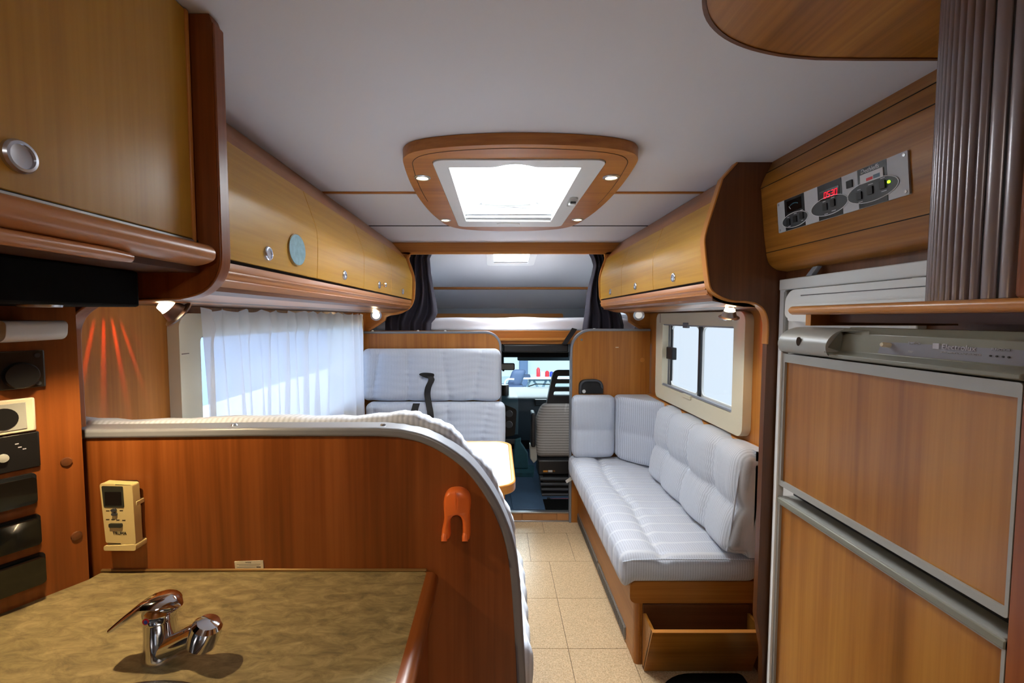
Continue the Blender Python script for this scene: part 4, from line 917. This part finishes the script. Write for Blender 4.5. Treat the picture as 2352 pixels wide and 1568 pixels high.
t = thing('wall_lamp', 'white rounded strip lamp above the switch column', 'lamp', (-.80, .60, 1.43))
MB().prism(rnd([(-.84, 1.428), (-.700, 1.437), (-.697, 1.467), (-.84, 1.467)], [0, .012, .008, 0], 5), 'Y', .62, .71).build('diffuser', 'white_plastic', t, .004)
# halogen lamp in the underside of the hood
t = thing('hood_light', 'small round halogen light in the underside of the range hood', 'lamp', (-.655, .627, 1.485))
MB().lathe([(.024, 0), (.023, .003), (.018, .003)], (-.655, .627, 1.4895), (0, 0, -1), 20).build('bezel', 'silver', t); MB().lathe([(.018, 0), (.016, .002)], (-.655, .627, 1.489), (0, 0, -1), 16).build('lens', 'bulb', t)
light('hood_halogen', 'SPOT', (-.645, .627, 1.484), 11, (1, .74, .42), (-.44, .615, 1.0), spot_size=math.radians(150), spot_blend=.5, shadow_soft_size=.010)

# ---------------------------------------------------------------- roof hatch with wooden surround
t = thing('roof_hatch', 'bright roof hatch with wooden surround in the ceiling', 'hatch', (.075, 1.9, 1.965))
ho = spline([(.075, 1.272), (-.10, 1.285), (-.225, 1.318), (-.283, 1.37), (-.302, 1.46), (-.318, 1.68), (-.318, 1.93), (-.297, 2.18), (-.25, 2.39), (-.14, 2.485), (.075, 2.52), (.29, 2.485), (.405, 2.39), (.45, 2.18), (.47, 1.93), (.47, 1.68), (.454, 1.46), (.435, 1.37), (.377, 1.318), (.25, 1.285)], 5, True)
hi = rect(-.205, 1.385, .350, 2.385, .04)
MB().prism(ho, 'Z', 1.966, 1.999, [hi]).build('wood_surround', 'cherryX', t, .008, seg=3)
MB().tube([(.075+(p[0]-.075)*.93, 1.9+(p[1]-1.9)*.955, 1.966) for p in ho[-30:]+ho[:30]], .0014, 6, False).build('groove', 'brown_matt', t)
arc_ = [(HX0+.01, 1.455), (-.005, 1.452)]+spline([(.0, 1.450), (.035, 1.430), (.0625, 1.424), (.09, 1.430), (.125, 1.450)], 4)+[(.13, 1.452), (HX1-.012, 1.455), (HX1-.012, 2.26), (HX0+.01, 2.25)]
MB().prism(rect(-.203, 1.388, .348, 2.382, .038), 'Z', 1.962, 2.0, [arc_]).build('inner_frame', 'white_plastic', t, .004)
for z0, z1, i_ in ((2.0, 2.10, 0),):
    MB().prism(rect(HX0-.004, HY0-.03, HX1+.004, HY1+.004), 'Z', z0, z1, [rect(HX0+.006, HY0-.018, HX1-.006, HY1-.006)]).build('shaft', 'white_plastic', t)
for x_ in (HX0+.004, HX1-.008): box('side_track', (x_-.002, 1.46, 1.972), (x_+.005, 2.25, 2.02), 'silver', t, .001)
box('blind_rail', (HX0+.01, 2.235, 1.975), (HX1-.01, 2.262, 2.015), 'silver', t, .003); box('blind_rail', (HX0+.01, 2.225, 1.99), (HX1-.01, 2.237, 2.03), 'silver', t, .003)
def domef(u, v_):
    x = HX0-.02+(HX1-HX0+.04)*u; y = HY0-.03+(HY1-HY0+.06)*v_
    return (x, y, 2.10+.06*math.sin(PI*min(max(u, 0), 1))**.5*math.sin(PI*v_)**.5)
MB().grid(domef, 16, 24).build('dome', 'dome', t, smooth=180)
hb = spline([(-.10, 2.16), (-.02, 2.20), (.0625, 2.21), (.145, 2.20), (.225, 2.16)], 5)
MB().tube([(p[0], p[1], 2.045) for p in hb], .018, 10).build('handle_bar', 'white_plastic', t)
for x_ in (-.09, .21): MB().tube([(x_-.05, 2.13, 2.04), (x_-.04, 2.165, 2.035), (x_, 2.17, 2.035), (x_+.02, 2.17, 2.035)], .009, 8).build('clear_grip', 'clear_handle', t)
MB().prism(ellipse(.0625, 2.30, .06, .02, 20), 'Z', 1.957, 1.965).build('pull_grip', 'white_plastic', t, .002)
MB().prism(rnd([(.300, 1.80), (.335, 1.80), (.34, 1.93), (.305, 1.93)], .015), 'Z', 1.956, 1.964).build('knob_recess', 'fridge_grey', t, .002)
MB().lathe([(.016, 0), (.015, .010), (.008, .013)], (.321, 1.875, 1.958), (0, 0, -1), 18).build('fly_screen_knob', 'white_plastic', t); box('knob_slot', (.310, 1.845, 1.950), (.332, 1.858, 1.957), 'black', t)
for (x_, y_), w_ in zip(((-.261, 1.565), (.404, 1.561), (-.257, 2.229), (.409, 2.219)), ('near left', 'near right', 'far left', 'far right')):
    q = thing('downlight', f'lit round downlight at the {w_} corner of the hatch surround', 'light', (x_, y_, 1.958), 'downlights in the hatch surround')
    MB().lathe([(.029, 0), (.029, .003), (.0255, .006), (.021, .006), (.020, .002)], (x_, y_, 1.967), (0, 0, -1), 24).build('bezel', 'silver', q)
    MB().lathe([(.0205, 0), (.018, .003), (.010, .0042)], (x_, y_, 1.9655), (0, 0, -1), 20).build('lens', 'bulb', q)
    light('downlight_beam', 'SPOT', (x_, y_, 1.957), 4.5, (1, .88, .70), (x_, y_, 0), spot_size=math.radians(130), spot_blend=.6, shadow_soft_size=.02)

# ---------------------------------------------------------------- spotlights under the lockers
def spot(label, mount, head, aim, lit=True, power=3., s=1.):
    t = thing('spotlight', label, 'spotlight', mount, 'halogen spotlights under the lockers')
    m_, h_ = Vector(mount), Vector(head); a = (Vector(aim)-h_).normalized()
    MB().lathe([(.018*s, 0), (.018*s, .006), (.012*s, .010)], mount, (0, 0, -1), 18).build('mount', 'silver', t)
    MB().tube([m_, m_+Vector((0, 0, -.008)), h_-a*.022*s], .004*s, 8).build('arm', 'silver', t)
    MB().lathe([(.010*s, -.028*s), (.016*s, -.026*s), (.018*s, -.012*s), (.019*s, -.010*s)], h_, a, 24).build('reflector', 'halogen' if lit else 'silver', t, label='glowing glass reflector' if lit else None)
    MB().lathe([(.020*s, -.010*s), (.026*s, .010*s), (.036*s, .014*s), (.036*s, .017*s), (.024*s, .014*s), (.018*s, -.006*s)], h_, a, 28).build('shade', 'silver', t)
    MB().lathe([(.0235*s, .008*s), (.020*s, .012*s), (.010*s, .013*s)], h_, a, 20).build('lens', 'halogen' if lit else 'unlit_lens_glow', t)  # the unlit lens has a weak glow put into its material
    if lit: light('spot_beam', 'SPOT', h_+a*.03, power, (1, .76, .48), h_+a, spot_size=math.radians(95), spot_blend=.7, shadow_soft_size=.012)
spot('lit spotlight tilted outward beside the near end of the white curtain', (-.835, 1.1, 1.512), (-.805, 1.085, 1.490), (-.72, 1.20, 1.37), power=3, s=1.05)
spot('lit spotlight beside the far end of the white curtain', (-.80, 2.95, 1.509), (-.805, 2.92, 1.492), (-.72, 2.6, 1.40), power=2.2)
spot('lit spotlight hanging under the dark partition by the right window', (.868, 1.62, 1.512), (.868, 1.625, 1.488), (.89, 1.72, 1.2), power=2.5)
spot('unlit spotlight by the right alcove curtain', (.955, 2.95, 1.509), (.955, 2.93, 1.492), (.9, 2.6, 1.42), lit=False)

def slotted(loc, aim, power, freq, ang, name):
    o = light(name, 'SPOT', loc, power, (1, .10, .05), aim, spot_size=math.radians(ang), spot_blend=.8, shadow_soft_size=.003)
    l = o.data; l.use_nodes = True; nt = l.node_tree; em = nt.nodes['Emission']
    tc = N(nt, 'ShaderNodeTexCoord'); sp_ = N(nt, 'ShaderNodeSeparateXYZ'); L(nt, tc, 'Normal', sp_, 0)
    dv = N(nt, 'ShaderNodeMath', operation='DIVIDE'); L(nt, sp_, 'X', dv, 0); L(nt, sp_, 'Z', dv, 1)
    mu = N(nt, 'ShaderNodeMath', operation='MULTIPLY'); L(nt, dv, 0, mu, 0); mu.inputs[1].default_value = freq
    sn = N(nt, 'ShaderNodeMath', operation='SINE'); L(nt, mu, 0, sn, 0)
    mr = N(nt, 'ShaderNodeMapRange'); L(nt, sn, 0, mr, 0); mr.inputs[1].default_value = .45; mr.inputs[2].default_value = 1
    L(nt, mr, 0, em, 'Strength')
slotted((-.850, 1.07, 1.475), (-.95, 1.06, 1.38), 1.5, 21, 90, 'slotted_red_light')
slotted((.920, 1.60, 1.475), (1.05, 1.72, 1.45), 1.6, 20, 80, 'slotted_red_light')
# ---------------------------------------------------------------- cab
cf = box('floor_cab', (XL, 3.10, .03), (XR, 4.75, .068), 'cab_carpet', kind='structure')
box('wall_cab_left', (XL-.04, 3.12, .03), (XL, 4.4, 1.33), 'dash', kind='structure'); box('wall_cab_right', (XR, 3.12, .03), (XR+.04, 4.0, .75), 'dash', kind='structure')
o = MB().prism([(.12, 3.11), (.35, 3.11), (.31, 3.75), (.10, 3.75)], 'Z', .068, .080).build('floor_mat', 'cab_carpet', bev=.004); tag(o, 'blue-grey rubber mat on the cab floor', 'mat')
o = MB().prism(rnd([(.09, 3.76), (.33, 3.76), (.355, 3.98), (.09, 3.98)], .04), 'Z', .068, .110).build('floor_mat', 'cab_teal', bev=.012); tag(o, 'teal ribbed footwell mat ahead of the blue mat', 'mat')
o = MB().prism([(.145, .113), (.288, .113), (.288, .187), (.284, .255), (.25, .31), (.22, .352), (.222, .393), (.167, .375)], 'Y', 3.86, 3.90).build('console_flank', 'cab_teal', bev=.008); tag(o, 'teal centre console flank standing in the footwell', 'console')
t = thing('dashboard', 'dark teal dashboard with curved instrument pod', 'dashboard', (.1, 4.3, .5))
MB().prism(spline([(4.0, .60), (4.02, .70), (4.10, .735), (4.25, .740), (4.60, .735)], 4)+[(4.60, .30), (4.12, .30)], 'X', .02, XR).build('body', 'dash', t)
MB().prism(spline([(3.96, .40), (3.93, .60), (3.97, .72), (4.10, .745), (4.3, .74)], 4)+[(4.3, .35)], 'X', -.75, .20).build('instrument_pod', 'dashlight', t, .03, seg=3)
MB().prism(rnd([(.03, .38), (.17, .40), (.185, .64), (.03, .70)], .03), 'Y', 3.925, 3.945).build('instrument_face', 'black', t)
for z_ in (.60, .50): MB().lathe([(.035, 0), (.03, .004)], (.115, 3.925, z_), (0, -1, 0), 20).build('gauge', 'dark_grey', t)
box('air_vent', (.36, 4.0, .655), (.60, 4.03, .715), 'black', t, .003)
for k in range(3): box('vent_fin', (.365, 3.995, .665+k*.016), (.60, 4.01, .672+k*.016), 'dash', t)
box('glove_line', (.34, 4.005, .64), (.62, 4.012, .644), 'silver', t)
box('radio_bracket', (.075, 3.92, .32), (.19, 3.935, .365), 'dark_grey', t, .002)
MB().lathe([(.045, 0), (.045, .09), (.04, .1)], (.075, 4.1, .74), (0, 0, 1), 20).build('cup', 'black', None); tag(bpy.data.objects['cup'], 'small black cup on the left of the dashboard', 'cup')
ws = MB().add([(XL, 4.62, .72), (XR, 4.62, .72), (XR, 4.25, 1.28), (XL, 4.25, 1.28), (XL, 4.626, .72), (XR, 4.626, .72), (XR, 4.256, 1.28), (XL, 4.256, 1.28)], [(0, 1, 2, 3), (7, 6, 5, 4), (0, 4, 5, 1), (1, 5, 6, 2), (2, 6, 7, 3), (3, 7, 4, 0)]).build('window_3', 'wind_glass', kind='structure')
MB().tube([(.34, 4.59, .745), (.42, 4.60, .77), (.62, 4.60, .765)], .006, 6).build('wiper', 'dark_plastic', ws)
box('cowl', (XL, 4.60, .03), (XR, 4.68, .725), 'dark_plastic', ws)
box('ceiling_cab', (XL, 3.16, 1.295), (XR, 4.4, 1.33), 'dash', kind='structure')
o = box('header_roll', (.045, 3.10, 1.222), (.521, 3.15, 1.287), 'dark_plastic', None, .015, seg=3); tag(o, 'dark rolled cab divider curtain under the wooden header', 'roll')
o = box('header_rail', (.04, 3.155, 1.185), (.525, 3.175, 1.295), 'rubber', None, .003); tag(o, 'black rail just behind the rolled cab divider', 'rail')
o = box('roof_console', (.03, 3.95, 1.12), (.72, 4.10, 1.29), 'dash', None, .02); tag(o, 'dark teal roof console above the windscreen', 'console')
box('sun_visor', (.20, 4.12, 1.065), (.78, 4.145, 1.18), 'dashlight', None, .012); tag(bpy.data.objects['sun_visor'], 'folded teal sun visor at the windscreen top', 'visor')
o = MB().prism(rnd([(.03, 1.20), (.22, 1.21), (.23, 1.255), (.03, 1.255)], .015), 'Y', 3.85, 3.95).build('map_lamp', 'dashlight', bev=.01); tag(o, 'cab lamp pod at the top left of the windscreen', 'lamp')
t = thing('rear_view_mirror', 'rectangular rear-view mirror hanging in the cab', 'mirror', (.11, 4.1, 1.0))
MB().prism(rect(-.02, .985, .172, 1.05, .015), 'Y', 4.04, 4.06).build('housing', 'black', t, .006); MB().prism(rect(-.012, .993, .164, 1.042, .012), 'Y', 4.036, 4.041).build('glass', 'fridge_grey', t)  # mirror face painted flat grey in place of its reflections
MB().tube([(.06, 4.06, 1.03), (.06, 4.14, 1.10), (.06, 4.16, 1.20)], .012, 8).build('stalk', 'black', t); MB().lathe([(.012, 0), (.010, .012)], (.065, 4.05, .986), (0, 0, -1), 12).build('lever', 'black', t)
# passenger seat seen from behind
t = thing('passenger_seat', 'grey ribbed passenger seat with black slotted headrest', 'seat', (.55, 3.5, .07))
cushion_mesh((.545, 3.5, .565), (.225, .06, .218), .045, lambda P, Nn: .003*wob(P, 12, 40), lambda P: P*np.array([1, 1, 1])+np.stack([.05*np.sign(P[:, 0])*np.clip((P[:, 2]-.1)/.12, 0, 1)*-1, 0*P[:, 0], 0*P[:, 0]], 1), .02).build('backrest', 'cloth_rib', t, smooth=180)
hr = rnd([(.405, .775), (.72, .775), (.68, 1.05), (.46, 1.05)], [.015, .015, .06, .06], 8)
sl = [rnd([(.462+.010*k, .955-.052*k-.0), (.70, .955-.052*k), (.70, .980-.052*k), (.470+.0*k, .980-.052*k)], .01, 4) for k in range(0)]
holes_ = [rnd([(a, z0), (.69-(a-.44), z0), (.68-(a-.44), z1), (a+.008, z1)], .010, 4) for a, z0, z1 in ((.487, .975, 1.005), (.470, .912, .945), (.458, .846, .880))]
MB().prism(hr, 'Y', 3.48, 3.53, holes_).build('headrest', 'dark_plastic', t, .006, seg=3)
box('armrest', (.277, 3.42, .44), (.313, 3.56, .715), 'dark_plastic', t, .012); MB().prism([(.268, .455), (.32, .45), (.33, .33), (.30, .30), (.272, .34)], 'Y', 3.45, 3.52).build('armrest_hinge', 'fridge_grey', t, .006)
box('seat_frame', (.33, 3.40, .225), (.80, 3.55, .345), 'dark_plastic', t, .012)
box('sticker', (.372, 3.398, .248), (.408, 3.401, .262), 'orange_print', t); box('sticker', (.412, 3.398, .248), (.446, 3.401, .264), 'print_white', t); text('P5', .018, (.45, 3.399, .250), (1, 0, 0), (0, 0, 1), 'orange_print', t)
for k in range(4): MB().prism(rnd([(3.36, .190-k*.042), (3.52, .190-k*.042), (3.52, .215-k*.042), (3.36, .215-k*.042)], .011, 4), 'X', .345+.005*k, .80).build('bellows', 'dark_grey', t)
box('bellows_core', (.37, 3.38, .07), (.80, 3.52, .22), 'black', t)
MB().tube([(.325, 3.32, .050+.01), (.60, 3.32, .064)], .007, 10).build('release_bar', 'redbar', t); box('bar_grip', (.395, 3.305, .045), (.42, 3.33, .075), 'black', t, .003)
o = box('seat_box', (.36, 3.115, .068), (.80, 3.30, .072), 'rubber', None); tag(o, 'black floor plate under the passenger seat', 'plate')
o = MB().add([(.49, 3.03, .318), (.525, 3.03, .345), (.555, 3.03, .335), (.50, 3.03, .300), (.49, 3.034, .318), (.525, 3.034, .345), (.555, 3.034, .335), (.50, 3.034, .300)], [(0, 1, 2, 3), (7, 6, 5, 4), (0, 4, 5, 1), (1, 5, 6, 2), (2, 6, 7, 3), (3, 7, 4, 0)]).build('pull_tab', 'white_plastic'); tag(o, 'white fabric tab sticking out below the sofa seat cushion', 'tab')

# ---------------------------------------------------------------- the hall outside
box('floor_hall', (-9, 3.2, -.80), (3.2, 17, -.75), 'hall_floor', kind='structure'); box('wall_hall', (-9, 16.5, -.75), (3.2, 16.7, 6), 'hall_white', kind='structure')
hw = box('wall_hall_left', (-3.6, -1, .42), (-3.5, 9, 3.2), 'cladding', kind='structure')
box('wall_hall_base', (-3.6, -1, -.75), (-3.5, 9, .42), 'base_white', kind='structure')
t = thing('work_table', 'white work table on grey trestle legs in the hall outside', 'table', (1.5, 12.2, -.75))
box('top', (.72, 11.8, -.20), (2.4, 12.6, -.16), 'table_white', t, .01)
for x_ in (1.0, 1.45):
    for dx in (-.32, .30): MB().tube([(x_, 12.2, -.2), (x_+dx*.5, 12.0, -.45), (x_+dx, 11.9, -.75)], .030, 8).build('leg', 'leg_grey', t)
    MB().tube([(x_-.1, 12.15, -.27), (x_+.35, 12.15, -.27)], .025, 8).build('stretcher', 'leg_grey', t)
for x_, r_, h_, mt, lb in ((1.17, .05, .25, 'red', 'tall red canister on the work table'), (1.42, .055, .16, 'red', 'left one of the short red cans on the work table'), (1.66, .055, .16, 'red', 'right one of the short red cans on the work table'), (1.54, .05, .14, 'blue', 'blue can between red cans on the work table')):
    o = MB().lathe([(r_, 0), (r_, h_*.8), (r_*.6, h_*.92), (r_*.5, h_)], (x_, 12.1, -.16), (0, 0, 1), 16).build('can', mt); tag(o, lb, 'can')
o = box('carton', (1.24, 12.0, -.16), (1.34, 12.2, -.03), 'hall_white', None, .005); tag(o, 'white carton on the work table', 'box')
o = box('tool_case', (.74, 11.9, -.16), (.94, 12.2, -.11), 'chair_blue', None, .005); tag(o, 'flat dark tool case on the work table', 'case')
t = thing('office_chair', 'dark blue office chair in the hall outside the windscreen', 'chair', (.35, 10.5, -.75))
cushion_mesh((.36, 10.5, -.22), (.30, .30, .07), .06, None, None, .06).build('seat', 'chair_blue', t, smooth=180); cushion_mesh((.42, 10.55, .0), (.17, .10, .22), .08, None, lambda P: P+np.stack([.35*(P[:, 2]+.2), 0*P[:, 0], 0*P[:, 0]], 1), .06).build('backrest', 'chair_blue', t, smooth=180)
MB().tube(spline([(.42, 10.2, .03), (.25, 10.2, .02), (.20, 10.2, -.12), (.30, 10.2, -.28), (.42, 10.2, -.36)], 4), .022, 8).build('armrest', 'fridge_grey', t)
MB().tube([(.40, 10.5, -.28), (.40, 10.5, -.62)], .035, 10).build('column', 'chair_blue', t)
for k in range(5):
    a = 2*PI*k/5+.3; MB().tube([(.40, 10.5, -.60), (.40+.34*math.cos(a), 10.5+.34*math.sin(a), -.70)], .028, 8).build('leg', 'chair_blue', t)
    MB().lathe([(.035, -.02), (.035, .02)], (.40+.34*math.cos(a), 10.5+.34*math.sin(a), -.715), (math.sin(a), -math.cos(a), 0), 12).build('castor', 'black', t)
o = box('reflection_post', (.75, 14.0, -.75), (1.02, 14.3, 2.2), 'cladding', None, .02); tag(o, 'blue-grey upright standing in for a dark windscreen reflection', 'reflection_post')  # solid upright built in place of a dark windscreen reflection
